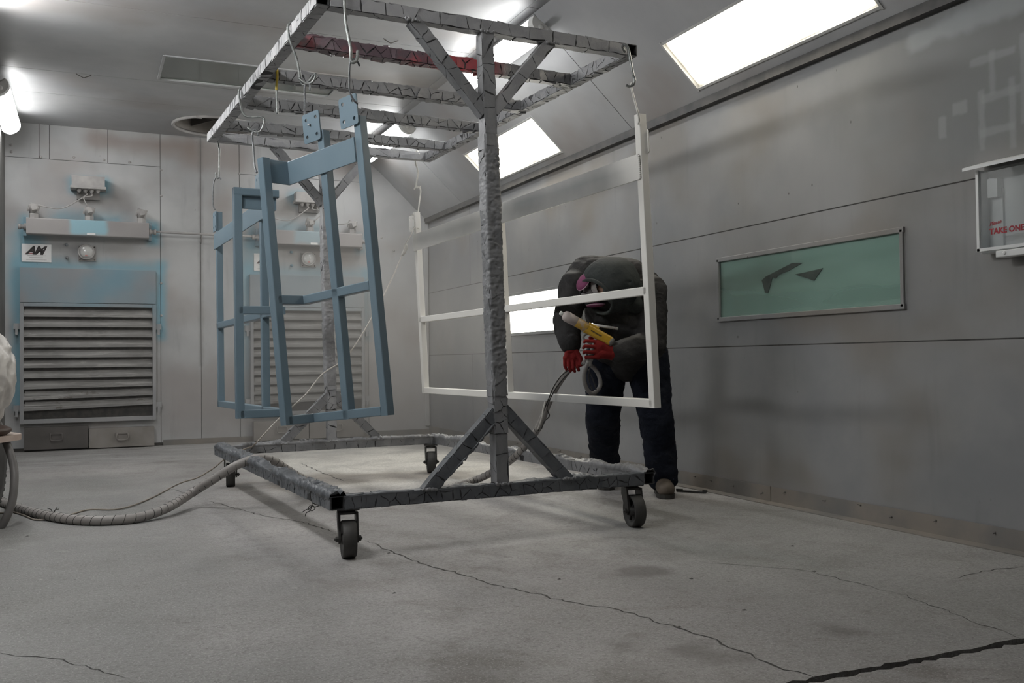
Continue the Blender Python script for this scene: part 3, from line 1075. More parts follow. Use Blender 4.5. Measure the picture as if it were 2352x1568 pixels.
# unlit light let into the flat ceiling
root = thing('ceiling_light', 'unlit recessed ceiling light behind dusty glass with dark tubes', 'light', ((CL[0] + CL[1]) / 2, (CL[2] + CL[3]) / 2, ZC))
cx, cy = (CL[0] + CL[1]) / 2, (CL[2] + CL[3]) / 2
w, d = CL[1] - CL[0], CL[3] - CL[2]
m = MB()
m.cbox((cx, cy, ZC + 0.15), w, d, 0.01)
for sx in (-1, 1):
    m.cbox((cx + sx * w / 2, cy, ZC + 0.08), 0.008, d, 0.15)
    m.cbox((cx, cy + sx * d / 2, ZC + 0.08), w, 0.008, 0.15)
m.build('reflector', paint('reflector_pale', (0.72, 0.76, 0.73), (0.8, 0.83, 0.8), 3, 0.3), root)
for k, dy in enumerate((-0.14, 0.16)):
    m = MB()
    m.tube([(cx - w / 2 + 0.10, cy + dy, ZC + 0.062), (cx + w / 2 - 0.10, cy + dy, ZC + 0.062)], 0.045, 12)
    m.build('tube', M['trim'], root)  # dark tube colour stands in for the shadow shapes along the tubes
    m = MB()
    m.tube([(cx - w / 2 + 0.12, cy + dy + 0.055, ZC + 0.05), (cx + w / 2 - 0.3, cy + dy + 0.055, ZC + 0.05)], 0.010, 8)
    m.build('painted_reflection', paint('reflection_yellow', (0.80, 0.74, 0.45), (0.85, 0.80, 0.55), 3, 0.3), root)  # pale yellow strip paints a reflection beside the tube
for sx, sy, lx, ly in ((-1, 0, 0.02, d), (1, 0, 0.02, d), (0, -1, w, 0.02), (0, 1, w, 0.02)):
    m = MB()
    m.cbox((cx + sx * w / 2, cy + sy * d / 2, ZC - 0.003), lx, ly, 0.012)
    m.build('frame_rail', M['ceil'], root)
m = MB()
m.cbox((cx, cy, ZC + 0.012), w - 0.01, d - 0.01, 0.005)
m.build('glass', m_glass('dusty_glass', (0.95, 0.98, 0.96), 0.22, (0.62, 0.65, 0.63)), root)

# added fill light, unseen, to brighten the rack fronts and floor
CL2 = (0.55, 2.05, 2.70, 3.40)
root = thing('ceiling_light', 'added fill light on the ceiling above and in front of the rack, outside the picture', 'light', ((CL2[0] + CL2[1]) / 2, (CL2[2] + CL2[3]) / 2, ZC))
m = MB()
m.cbox(((CL2[0] + CL2[1]) / 2, (CL2[2] + CL2[3]) / 2, ZC - 0.012), CL2[1] - CL2[0], CL2[3] - CL2[2], 0.008)
m.build('diffuser', glow('fill_diffuser', (1.0, 0.97, 0.92), FILL_POWER), root)
for sx, sy, lx, ly in ((-1, 0, 0.03, 0.73), (1, 0, 0.03, 0.73), (0, -1, 1.53, 0.03), (0, 1, 1.53, 0.03)):
    m = MB()
    m.cbox(((CL2[0] + CL2[1]) / 2 + sx * 0.75, (CL2[2] + CL2[3]) / 2 + sy * 0.35, ZC - 0.010), lx, ly, 0.022)
    m.build('frame_rail', M['body'], root)

# round ceiling vent
root = thing('round_vent', 'round exhaust opening in the ceiling with crossed vanes', 'vent', (VC[0], VC[1], ZC))
m = MB()
m.tube([(VC[0] + (VR + 0.005) * math.cos(a), VC[1] + (VR + 0.005) * math.sin(a), ZC - 0.01) for a in np.linspace(0, 2 * PI, 49)], 0.016, 8, closed=False)
m.build('rim', M['fit'], root)
m = MB()
V, F = [], []
for z in (ZC, ZC + 0.32):
    for k in range(nv):
        V.append((VC[0] + VR * math.cos(2 * PI * k / nv), VC[1] + VR * math.sin(2 * PI * k / nv), z))
F = [(k, (k + 1) % nv, nv + (k + 1) % nv, nv + k) for k in range(nv)] + [tuple(range(nv, 2 * nv))]
m.add(V, F)
m.build('duct', M['drawer'], root)
for a in (0.5, 2.1):
    m = MB()
    m.cbox((VC[0], VC[1], ZC + 0.16), 2 * VR, 0.012, 0.20, (math.cos(a), math.sin(a), 0), (-math.sin(a), math.cos(a), 0))
    m.build('vane', M['drawer_dark'], root)
for a in (1.9, 4.2, 0.6):
    m = MB()
    m.cbox((VC[0] + VR * math.cos(a), VC[1] + VR * math.sin(a), ZC - 0.016), 0.06, 0.035, 0.02)
    m.build('clip', M['fit'], root)

# thin crack-like scuffs and hanging clips left on the ceiling
for i, (x, y) in enumerate(((-0.30, 7.05), (-0.02, 8.85), (1.55, 8.15), (2.15, 7.0))):
    m = MB()
    m.tube([(x - 0.06, y, ZC - 0.004), (x, y + 0.01, ZC - 0.03), (x + 0.06, y, ZC - 0.004)], 0.004, 6)
    single(m, 'ceiling_clip', M['screw'], ['bent wire clip on the ceiling near the top left corner', 'bent wire clip on the ceiling seam above the left lamp', 'bent wire clip on the ceiling beside the unlit light', 'bent wire clip on the bright ceiling above the rack front rail'][i], 'clip', 'wire clips on the ceiling')


# ------------------------------------------------------------------ wall light boxes seen as windows
def wall_lightbox(n, w, lit):
    y0, y1, z0, z1 = w
    root = structure('lightbox_%d' % n, (XR, (y0 + y1) / 2, z0))
    cy, cz = (y0 + y1) / 2, (z0 + z1) / 2
    dy, dz = y1 - y0, z1 - z0
    for a, b, c, d in ((cy, z0, dy + 0.03, 0.028), (cy, z1, dy + 0.03, 0.028)):
        m = MB()
        m.beam((XR - 0.006, a - c / 2, b), (XR - 0.006, a + c / 2, b), 0.016, d, EZ, 0.003)
        m.build('frame_rail', M['wall_r'], root)
    for a in (y0, y1):
        m = MB()
        m.beam((XR - 0.006, a, z0), (XR - 0.006, a, z1), 0.016, 0.022, EY, 0.003)
        m.build('frame_rail', M['wall_r'], root)
    m = MB()
    D = 0.20
    m.cbox((XR + D, cy, cz), 0.01, dy + 0.02, dz + 0.02)
    for s in (-1, 1):
        m.cbox((XR + D / 2, cy + s * (dy / 2 + 0.006), cz), D, 0.01, dz + 0.02)
        m.cbox((XR + D / 2, cy, cz + s * (dz / 2 + 0.006)), D, dy + 0.02, 0.01)
    m.build('light_box', paint('box_white', (0.74, 0.80, 0.78), (0.84, 0.88, 0.86), 3, 0.45), root)
    if lit:
        for k in (-1, 1):
            m = MB()
            m.tube([(XR + 0.11, y0 + 0.06, cz + k * 0.09), (XR + 0.11, y1 - 0.06, cz + k * 0.09)], 0.02, 10)
            m.build('lamp_tube', glow('side_tube', (1.0, 0.97, 0.88), SIDE_POWER * 3), root)
        m = MB()
        m.cbox((XR + 0.012, cy, cz), 0.006, dy, dz)
        g = NT('lit_frosted_glass')
        g.b.inputs['Emission Color'].default_value = (1.0, 0.97, 0.86, 1)
        g.b.inputs['Emission Strength'].default_value = SIDE_POWER
        m.build('pane', g.done((0.8, 0.8, 0.78, 1), 0.4), root)
    else:
        for k, zz in enumerate((z0 + 0.075, cz + 0.06)):
            m = MB()
            m.tube([(XR + 0.10, y0 + 0.05, zz), (XR + 0.10, y1 - 0.05, zz)], 0.022 if k else 0.03, 10)
            m.build('lamp_tube', paint('dead_tube', (0.85, 0.88, 0.86), (0.9, 0.92, 0.9), 5, 0.2), root)
        m = MB()
        m.cbox((XR + 0.12, y1 - 0.14, cz), 0.10, 0.03, dz * 0.8)
        m.build('lamp_holder', M['fit'], root)
        m = MB()
        m.cbox((XR + 0.006, cy, cz), 0.006, dy, dz)
        m.build('pane', M['glass_green'], root)
        # torn dark film stuck inside the glass
        for pts in ([(4.62, 1.37), (4.38, 1.43), (4.30, 1.42), (4.42, 1.385), (4.50, 1.37), (4.53, 1.35), (4.56, 1.36), (4.60, 1.27), (4.63, 1.27), (4.66, 1.35)],
                    [(4.36, 1.36), (4.27, 1.365), (4.13, 1.375), (4.17, 1.34), (4.20, 1.31), (4.28, 1.335)]):
            m = MB()
            m.plate([(-a, b) for a, b in pts], [], (XR + 0.002, 0, 0), (0, -1, 0), EZ, 0.0015)
            m.build('torn_film', paint('film_dark', (0.035, 0.05, 0.045), (0.06, 0.08, 0.07), 9, 0.5), root)


wall_lightbox(1, WIN[0], False)
wall_lightbox(2, WIN[1], True)


# ------------------------------------------------------------------ brochure box on the right wall
root = thing('brochure_box', 'white metal leaflet box with clear front reading Please TAKE ONE, on right wall', 'leaflet box', (XR - 0.05, 2.9, 1.34))
yl, yr, zb_, zt_ = 3.045, 2.745, 1.345, 1.715
xf = 3.70
white_enamel = paint('box_enamel', (0.80, 0.81, 0.81), (0.86, 0.87, 0.87), 4, 0.35)
m = MB()
m.cbox((XR - 0.006, (yl + yr) / 2, (zb_ + zt_) / 2), 0.008, yl - yr, zt_ - zb_)
m.build('back_panel', white_enamel, root)
for yy in (yl, yr):
    m = MB()
    m.cbox(((xf + XR) / 2, yy, (zb_ + zt_) / 2), XR - xf, 0.008, zt_ - zb_)
    m.build('side_panel', white_enamel, root)
m = MB()
m.cbox(((xf + XR) / 2 + 0.012, (yl + yr) / 2, zb_ - 0.004), XR - xf - 0.024, yl - yr, 0.008)
m.build('bottom_panel', white_enamel, root)
m = MB()
m.beam((xf + 0.02, yl - 0.10, zb_ - 0.022), (xf + 0.02, yr + 0.02, zb_ - 0.022), 0.06, 0.03, EZ, 0.004)
m.lathe([(0.008, 0), (0.008, 0.004), (0.003, 0.005)], (xf - 0.010, 2.90, zb_ - 0.020), (-1, 0, 0), 10)
m.build('latch_bar', white_enamel, root)
m = MB()
V = [(XR, yl + 0.03, zt_ + 0.035), (XR, yr - 0.03, zt_ + 0.035), (xf - 0.055, yr - 0.03, zt_ - 0.002), (xf - 0.055, yl + 0.03, zt_ - 0.002)]
m.add(V + [v3(q) + v3((0, 0, 0.014)) for q in V], [(0, 3, 2, 1), (4, 5, 6, 7), (0, 1, 5, 4), (1, 2, 6, 5), (2, 3, 7, 6), (3, 0, 4, 7)])
m.build('lid', white_enamel, root)
for yy in (yl - 0.006, yr + 0.006):
    m = MB()
    m.cbox((xf - 0.002, yy, (zb_ + zt_) / 2), 0.008, 0.014, zt_ - zb_)
    m.build('front_rail', white_enamel, root)
m = MB()
m.cbox((xf - 0.002, (yl + yr) / 2, zb_ + 0.006), 0.008, yl - yr, 0.014)
m.build('front_rail', white_enamel, root)
m = MB()
m.cbox((xf + 0.002, (yl + yr) / 2, (zb_ + zt_) / 2), 0.003, yl - yr - 0.02, zt_ - zb_ - 0.01)
m.build('clear_front', M['glass_clear'], root)
m = MB()
m.cbox((XR - 0.03, yl - 0.055, zt_ - 0.085), 0.04, 0.05, 0.085)
m.build('inner_pocket', white_enamel, root)
for yy, ww in ((yl - 0.06, 0.05), (yl - 0.17, 0.055)):
    m = MB()
    m.cbox((XR - 0.016, yy, (zb_ + zt_) / 2 - 0.04), 0.012, ww, zt_ - zb_ - 0.1)
    m.build('inner_rib', white_enamel, root)


def lettering(name, txt, size, origin, X, Y, mat, parent, shear=0.0, bold=0.0, ext=0.0006, spacing=1.0):
    c = bpy.data.curves.new(name, 'FONT')
    c.body = txt
    c.size = size
    c.shear = shear
    c.offset = bold
    c.extrude = ext
    c.space_character = spacing
    c.resolution_u = 3
    c.materials.append(mat)
    tmp = bpy.data.objects.new(name, c)
    COL.objects.link(tmp)
    me = bpy.data.meshes.new_from_object(tmp.evaluated_get(bpy.context.evaluated_depsgraph_get()))
    bpy.data.objects.remove(tmp)
    bpy.data.curves.remove(c)
    o = bpy.data.objects.new(name, me)
    COL.objects.link(o)
    X, Y = Vector(unit(X)), Vector(unit(Y))
    Z = X.cross(Y)
    o.parent = parent
    L = v3(origin) - world_loc(parent)
    o.matrix_local = Matrix(((X.x, Y.x, Z.x, L[0]), (X.y, Y.y, Z.y, L[1]), (X.z, Y.z, Z.z, L[2]), (0, 0, 0, 1)))
    return o


lettering('lettering', 'TAKE ONE', 0.036, (xf - 0.004, yl - 0.066, zb_ + 0.070), (0, -1, 0), EZ, M['ink_red'], root, 0, 0.0012)
lettering('lettering', 'Please', 0.024, (xf - 0.004, yl - 0.066, zb_ + 0.108), (0, -1, 0.12), (0, 0.12, 1), M['ink_red'], root, 0.45, 0.0003)


# ------------------------------------------------------------------ filter units on the back wall
def filter_unit(x0, x1, zb0, zt0, ztop, mat, label, pale):
    root = thing('filter_unit', label, 'louver panel', ((x0 + x1) / 2, YB, zb0))
    d = 0.07
    yf = YB - d
    cx = (x0 + x1) / 2
    m = MB()
    m.cbox((cx, YB - 0.012, (zb0 + zt0) / 2), x1 - x0 - 0.02, 0.02, zt0 - zb0 - 0.02)
    m.build('back_panel', M['seam'], root)
    fw = 0.035
    for xx in (x0 + fw / 2, x1 - fw / 2):
        m = MB()
        m.beam((xx, YB - d / 2, zb0), (xx, YB - d / 2, zt0), fw, d, EY, 0.004)
        m.build('frame_rail', mat, root)
    for zz, hh in ((zb0 + 0.022, 0.044), (zt0 - 0.018, 0.036)):
        m = MB()
        m.beam((x0 + fw, YB - d / 2, zz), (x1 - fw, YB - d / 2, zz), d, hh, EZ, 0.004)
        m.build('frame_rail', mat, root)
    n = 11
    za, zc_ = zb0 + 0.044, zt0 - 0.036
    pit = (zc_ - za) / n
    proto = None
    for k in range(n):
        z = za + pit * k
        sag = 0.0 if k > 3 else 0.006 * (4 - k)
        m = MB()
        # S-shaped vane: flat lip in front, blade rising to the back
        prof = [(yf + 0.004, 0.0), (yf + 0.004, 0.024), (yf + 0.016, 0.030), (YB - 0.022, 0.070), (YB - 0.022, 0.066), (yf + 0.018, 0.022), (yf + 0.008, 0.0)]
        nx = 9
        V, F = [], []
        for i in range(nx):
            x = x0 + fw + (x1 - x0 - 2 * fw) * i / (nx - 1)
            dz = sag * (i / (nx - 1) - 0.5) * 2 if k <= 3 else 0
            for yy, zz in prof:
                V.append((x, yy, z + zz * 1.05 + dz))
        q = len(prof)
        for i in range(nx - 1):
            for j in range(q):
                F.append((i * q + j, i * q + (j + 1) % q, (i + 1) * q + (j + 1) % q, (i + 1) * q + j))
        F += [tuple(range(q)), tuple(range(nx * q - 1, (nx - 1) * q - 1, -1))]
        m.add(V, F)
        if k == 0:
            continue
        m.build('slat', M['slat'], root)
        # powder heaped along the blade
        if k:
            r = np.linspace(0, 1, 24)
            hgt = 0.003 + 0.010 * fbm(np.stack([r * 5 + k * 7, r * 0 + k, r * 0], 1), 3, 3)
            V, F = [], []
            for i, t in enumerate(r):
                x = x0 + fw + 0.01 + (x1 - x0 - 2 * fw - 0.02) * t
                V += [(x, yf + 0.017, z + 0.031), (x, yf + 0.026, z + 0.038 + hgt[i]), (x, YB - 0.024, z + 0.072 + 0.5 * hgt[i])]
            for i in range(len(r) - 1):
                F += [(3 * i, 3 * i + 3, 3 * i + 4, 3 * i + 1), (3 * i + 1, 3 * i + 4, 3 * i + 5, 3 * i + 2)]
            MB().add(V, F, True).build('powder_drift', M['slat'], root, kind='stuff')
    m = MB()
    m.cbox((cx, YB - 0.028, (zt0 + ztop) / 2 + 0.002), x1 - x0, 0.055, ztop - zt0 - 0.01)
    m.build('header_panel', mat, root)
    for xx in (x0 - 0.028, x1 + 0.028):
        for zz in (zt0 - 0.24, zb0 + 0.16):
            m = MB()
            m.cbox((xx, YB - 0.03, zz), 0.055, 0.05, 0.06)
            m.cbox((xx, YB - 0.05, zz - 0.05), 0.025, 0.02, 0.07)
            m.build('clamp', mat, root)
    return root


filter_unit(-0.622, 0.676, 0.282, 1.516, 1.88, M['louver'], 'left louvered filter unit with blue overspray on its header, on the back wall', False)
filter_unit(1.664, 2.968, 0.285, 1.503, 1.87, M['louver_pale'], 'pale louvered filter unit behind the blue frames, on the back wall', True)


def drawer(x0, x1, z0, z1, mat, label):
    cx = (x0 + x1) / 2
    root = thing('powder_drawer', label, 'drawer', (cx, YB - 0.05, z0), 'powder drawers under the filter units')
    m = MB()
    m.cbox((cx, YB - 0.05, (z0 + z1) / 2), x1 - x0, 0.095, z1 - z0)
    m.build('front', mat, root)
    m = MB()
    zc = (z0 + z1) / 2 + 0.01
    pts = [(cx - 0.05, YB - 0.1, zc + 0.035), (cx - 0.055, YB - 0.125, zc + 0.02), (cx - 0.055, YB - 0.13, zc - 0.02), (cx - 0.035, YB - 0.13, zc - 0.035), (cx + 0.035, YB - 0.13, zc - 0.035),
           (cx + 0.055, YB - 0.13, zc - 0.02), (cx + 0.055, YB - 0.125, zc + 0.02), (cx + 0.05, YB - 0.1, zc + 0.035)]
    m.tube(smooth_path(pts, 4), 0.007, 8)
    m.cbox((cx, YB - 0.103, zc + 0.036), 0.12, 0.012, 0.02)
    m.build('handle', mat, root)


drawer(-0.585, 0.012, 0.02, 0.245, M['drawer_dark'], 'dark dusty drawer left under the blue louvered unit')
drawer(0.022, 0.655, 0.012, 0.215, M['drawer'], 'brown dusty drawer right under the blue louvered unit')
drawer(1.69, 2.30, 0.012, 0.225, M['drawer'], 'dusty drawer with D handle seen below the nearest blue frame')
drawer(2.31, 2.94, 0.012, 0.225, M['drawer'], 'dusty drawer under the pale unit, behind the far rack post')


def manifold(x0, x1, z0, z1, label, mat, valves, pale):
    cx, zc = (x0 + x1) / 2, (z0 + z1) / 2
    yy = YB - 0.13
    root = thing('air_manifold', label, 'air manifold', (cx, YB, z0), 'air manifolds above the filter units')
    m = MB()
    m.beam((x0, yy, zc), (x1, yy, zc), 0.13, z1 - z0, EZ, 0.012, 4)
    m.build('tank', mat, root)
    m = MB()
    m.cbox((cx + 0.02, yy - 0.067, z0 + 0.022), 0.08, 0.004, 0.022)
    m.build('rating_plate', M['plate'], root)
    for s, xe in ((-1, x0), (1, x1)):
        m = MB()
        m.lathe([(0.035, 0), (0.035, 0.02), (0.022, 0.022), (0.022, 0.05), (0.028, 0.05), (0.028, 0.075)], (xe, yy, zc - 0.005), (s, 0, 0), 10)
        m.build('end_plug', M['fit'], root)
        m = MB()
        m.cbox((xe + s * 0.015, YB - 0.06, zc), 0.03, 0.12, 0.19)
        m.build('bracket', M['louver'], root)
    for vx in valves:
        v = MB()
        v.lathe([(0.045, 0), (0.045, 0.045), (0.040, 0.05)], (vx, yy, z1), UP, 6, False)
        vo = v.build('pulse_valve', M['fit'], root)
        v = MB()
        c = v3((vx, yy, z1 + 0.10))
        v.lathe([(0.03, -0.055), (0.035, -0.03), (0.05, -0.015), (0.055, 0.02), (0.045, 0.04), (0.02, 0.048)], c, (0.25, -0.25, 0.93), 14)
        v.build('bonnet', M['fit'], vo)
        for k in range(4):
            a = 0.5 + k * PI / 2
            q = c + v3((math.cos(a) * 0.055, 0.02 * math.sin(a) - 0.01, math.sin(a) * 0.045 + 0.005))
            b = MB()
            b.lathe([(0.012, -0.014), (0.012, 0.014), (0.005, 0.02)], q, (0.2, -0.4, 0.9), 6, False)
            b.build('bolt', M['fit'], vo)
        b = MB()
        b.cbox(c + v3((0.005, -0.055, 0.0)), 0.045, 0.035, 0.045, unit((1, 0, 0.3)), EY, unit((-0.3, 0, 1)))
        b.build('coil', M['fit'], vo)


manifold(-0.556, 0.603, 2.205, 2.372, 'grey air manifold with blue patch and three valves, above left louvers', m_header('manifold_left', 0.95, 0.02), (-0.49, 0.025, 0.53), False)
manifold(1.755, 2.910, 2.200, 2.362, 'pale air manifold partly hidden by the hanging blue frames', m_header('manifold_right', 0.45, 2.30), (1.83, 2.32, 2.81), True)


def junction(x0, x1, z0, z1, label, ends):
    cx = (x0 + x1) / 2
    yy = YB - 0.09
    root = thing('junction_box', label, 'junction box', (cx, YB, z0), 'junction boxes above the manifolds')
    m = MB()
    m.beam((x0, yy, (z0 + z1) / 2 + 0.012), (x1, yy, (z0 + z1) / 2 + 0.012), 0.15, z1 - z0 - 0.03, EZ, 0.008)
    m.build('lid', M['fit'], root)
    m = MB()
    m.beam((x0 - 0.012, yy, z0 + 0.02), (x1 + 0.012, yy, z0 + 0.02), 0.165, 0.03, EZ, 0.006)
    m.build('base', M['fit'], root)
    m = MB()
    m.cbox((cx, YB - 0.03, z0 - 0.04), (x1 - x0) * 0.7, 0.06, 0.10)
    m.build('mounting_block', M['fit_dark'], root)
    for k in range(4):
        gx = x0 + (x1 - x0) * (0.22 + 0.19 * k)
        m = MB()
        m.lathe([(0.022, 0), (0.022, 0.022), (0.016, 0.024), (0.014, 0.04)], (gx, yy - 0.03, z0 + 0.008), (0, -0.2, -1), 8)
        m.build('cable_gland', M['fit'], root)
    for (k, e) in ends:
        gx = x0 + (x1 - x0) * (0.22 + 0.19 * k)
        a, b = v3((gx, yy - 0.03, z0 - 0.03)), v3(e)
        mid = (a + b) / 2 - UP * (0.10 if abs(b[0] - a[0]) > 0.25 else -0.02) + v3((0.0 if abs(b[0] - a[0]) > 0.25 else (-0.06 if b[0] < a[0] else 0.10), -0.03, 0))
        m = MB()
        m.tube(smooth_path([a, a - UP * 0.03, mid, b], 8), 0.006, 6)
        m.build('cable', M['fit'], root)


junction(-0.14, 0.175, 2.695, 2.838, 'grey junction box with cables, above the left air manifold', [(1, (-0.45, YB - 0.17, 2.50)), (2, (0.02, YB - 0.17, 2.50))])
junction(2.165, 2.485, 2.685, 2.815, 'grey junction box with cables, behind the blue frames', [(1, (1.86, YB - 0.17, 2.50)), (2, (2.36, YB - 0.17, 2.48)), (3, (2.78, YB - 0.17, 2.48))])

m = MB()
m.tube([(0.66, YB - 0.13, 2.288), (1.20, YB - 0.13, 2.285), (1.70, YB - 0.13, 2.282)], 0.013, 10)
root = single(m, 'air_pipe', M['fit'], 'thin horizontal air pipe between the two manifolds on the back wall', 'pipe')
m = MB()
m.tube([(1.146, YB, 2.2), (1.146, YB - 0.06, 2.24), (1.146, YB - 0.13, 2.285)], 0.007, 6)
m.build('pipe_hanger', M['fit'], root)


def gauge(cx, cz, label):
    root = thing('pressure_gauge', label, 'gauge', (cx, YB, cz), 'round gauges under the manifolds')
    m = MB()
    m.cbox((cx + 0.01, YB - 0.01, cz - 0.01), 0.17, 0.02, 0.16)
    m.build('mounting_plate', M['fit'], root)
    m = MB()
    m.lathe([(0.08, 0), (0.082, 0.05), (0.076, 0.056), (0.068, 0.05)], (cx, YB - 0.02, cz), (0, -1, 0), 28)
    m.build('bezel', M['fit'], root)
    m = MB()
    m.lathe([(0.068, 0.04), (0.066, 0.052), (0.05, 0.062), (0.02, 0.068)], (cx, YB - 0.02, cz), (0, -1, 0), 28)
    m.build('dial_cover', paint('dial_glass', (0.46, 0.46, 0.455), (0.56, 0.56, 0.55), 12, 0.12), root)
    m = MB()
    m.cbox((cx, YB - 0.09, cz - 0.040), 0.022, 0.003, 0.012)
    m.build('pointer', paint('pointer_red', (0.5, 0.2, 0.18), (0.5, 0.22, 0.2), 5, 0.5), root)
    for sx, sz in ((-1, -1), (1, -1), (1, 1), (-1, 1)):
        m = MB()
        m.lathe([(0.008, 0), (0.008, 0.006)], (cx + 0.01 + sx * 0.07, YB - 0.02, cz - 0.01 + sz * 0.065), (0, -1, 0), 8)
        m.build('screw', M['screw'], root)


gauge(-0.004, 2.055, 'round glass gauge on square plate beside the AM nameplate')
gauge(2.317, 2.063, 'round glass gauge seen between the posts of the near blue frame')
for i, (x, z, lab) in enumerate(((-0.19, 2.13, 'left unit upper'), (-0.185, 1.995, 'left unit lower'), (2.13, 2.14, 'right unit upper'), (2.135, 1.985, 'right unit lower'))):
    m = MB()
    m.lathe([(0.017, 0), (0.017, 0.02), (0.011, 0.024), (0.010, 0.05), (0.006, 0.052)], (x, YB, z), (0, -1, -0.1), 8)
    single(m, 'tube_fitting', M['louver'], 'small port fitting, %s one beside the round gauge' % lab, 'fitting', 'port fittings beside the gauges')


def nameplate(x0, x1, z0, z1, label):
    root = thing('nameplate', label, 'sign', ((x0 + x1) / 2, YB, z0), 'maker plates on the back wall')
    m = MB()
    m.cbox(((x0 + x1) / 2, YB - 0.006, (z0 + z1) / 2), x1 - x0, 0.006, z1 - z0)
    m.build('plate', M['plate'], root)
    w = x1 - x0
    h = z1 - z0
    lettering('lettering', 'AM', h * 0.62, (x0 + w * 0.15, YB - 0.0102, z0 + h * 0.44), EX, EZ, M['ink'], root, 0.45, 0.006, 0.0008, 0.92)
    m = MB()
    m.cbox((x0 + w * 0.30, YB - 0.0102, z0 + h * 0.475), w * 0.34, 0.001, h * 0.035)
    m.build('red_stripe', M['ink_red'], root)
    for k, (a, b, zz) in enumerate(((0.18, 0.82, 0.36), (0.25, 0.72, 0.25), (0.15, 0.85, 0.12))):
        m = MB()
        for j in range(18):
            xa = x0 + w * (a + (b - a) * j / 18)
            m.cbox((xa + w * 0.012, YB - 0.0102, z0 + h * zz), w * (b - a) / 18 * 0.7, 0.001, h * 0.035)
        m.build('small_print', M['fit'], root)


nameplate(-0.606, -0.333, 1.941, 2.124, 'silver AM nameplate under the left air manifold')
nameplate(1.715, 1.985, 1.915, 2.110, 'pale AM nameplate half hidden behind the blue frame posts')


# ------------------------------------------------------------------ the rolling rack
rack = thing('hanging_rack', 'tall rolling steel rack thick with cracked grey paint, hung with gate frames', 'rack', tuple(R0 + A * RW_ / 2 + B * RL / 2))


def clip_cell(poly, p, q):
    """keep the part of poly nearer to p than to q"""
    m = ((p[0] + q[0]) / 2, (p[1] + q[1]) / 2)
    n = (q[0] - p[0], q[1] - p[1])
    out = []
    for i in range(len(poly)):
        a, b = poly[i], poly[(i + 1) % len(poly)]
        da = (a[0] - m[0]) * n[0] + (a[1] - m[1]) * n[1]
        db = (b[0] - m[0]) * n[0] + (b[1] - m[1]) * n[1]
        if da <= 0:
            out.append(a)
        if da * db < 0:
            t = da / (da - db)
            out.append((a[0] + (b[0] - a[0]) * t, a[1] + (b[1] - a[1]) * t))
    return out


def crust_face(mb, o, X, Y, N, Lx, Wy, cell, th, gap, rr, lift=0.10, skip=0.0):
    """cracked plates of paint over one face of a bar: irregular cells with open cracks between"""
    nx, ny = max(1, int(round(Lx / cell[0]))), max(1, int(round(Wy / cell[1])))
    sx, sy = Lx / nx, Wy / ny
    S_ = {}
    for i in range(nx):
        for j in range(ny):
            S_[i, j] = ((i + rr.uniform(-0.15, 1.15)) * sx, (j + rr.uniform(-0.1, 1.1)) * sy)
    o, X, Y, N = v3(o), unit(X), unit(Y), unit(N)
    V, F = [], []
    for i in range(nx):
        for j in range(ny):
            if rr.random() < skip:
                continue
            p = S_[i, j]
            poly = [(0.0, -0.001), (Lx, -0.001), (Lx, Wy + 0.001), (0.0, Wy + 0.001)]
            for di in (-2, -1, 0, 1, 2):
                for dj in (-2, -1, 0, 1, 2):
                    q = S_.get((i + di, j + dj))
                    if q and (di or dj) and poly:
                        poly = clip_cell(poly, p, q)
            if len(poly) < 3:
                continue
            cx = sum(a for a, b in poly) / len(poly)
            cy = sum(b for a, b in poly) / len(poly)
            pts = []
            for k in range(len(poly)):
                a, b = poly[k], poly[(k + 1) % len(poly)]
                pts.append(a)
                e = math.hypot(b[0] - a[0], b[1] - a[1])
                for s_ in ((0.33, 0.67) if e > 0.03 else ((0.5,) if e > 0.012 else ())):
                    pts.append((a[0] + (b[0] - a[0]) * s_ + rr.uniform(-1, 1) * 0.06 * e, a[1] + (b[1] - a[1]) * s_ + rr.uniform(-1, 1) * 0.06 * e))
            g = gap * rr.uniform(0.4, 1.5)
            t0 = rr.uniform(*th)
            ta, tb = rr.uniform(-lift, lift), rr.uniform(-lift, lift)
            base = len(V)
            n = len(pts)
            top, bot = [], []
            for (a, b) in pts:
                dx, dy = a - cx, b - cy
                r_ = math.hypot(dx, dy) + 1e-9
                k = max(0.3, (r_ - g) / r_)
                a2, b2 = cx + dx * k, cy + dy * k
                b2 = min(max(b2, 0.0), Wy)
                h = max(0.0006, t0 + (a2 - cx) * ta + (b2 - cy) * tb + rr.uniform(-1, 1) * 0.0004)
                top.append(o + X * a2 + Y * b2 + N * h)
                bot.append(o + X * a2 + Y * b2 - N * 0.001)
            V += top + bot
            F.append(tuple(base + q for q in range(n)))
            for q in range(n):
                w = (q + 1) % n
                F.append((base + w, base + q, base + n + q, base + n + w))
    if V:
        mb.add(V, F)


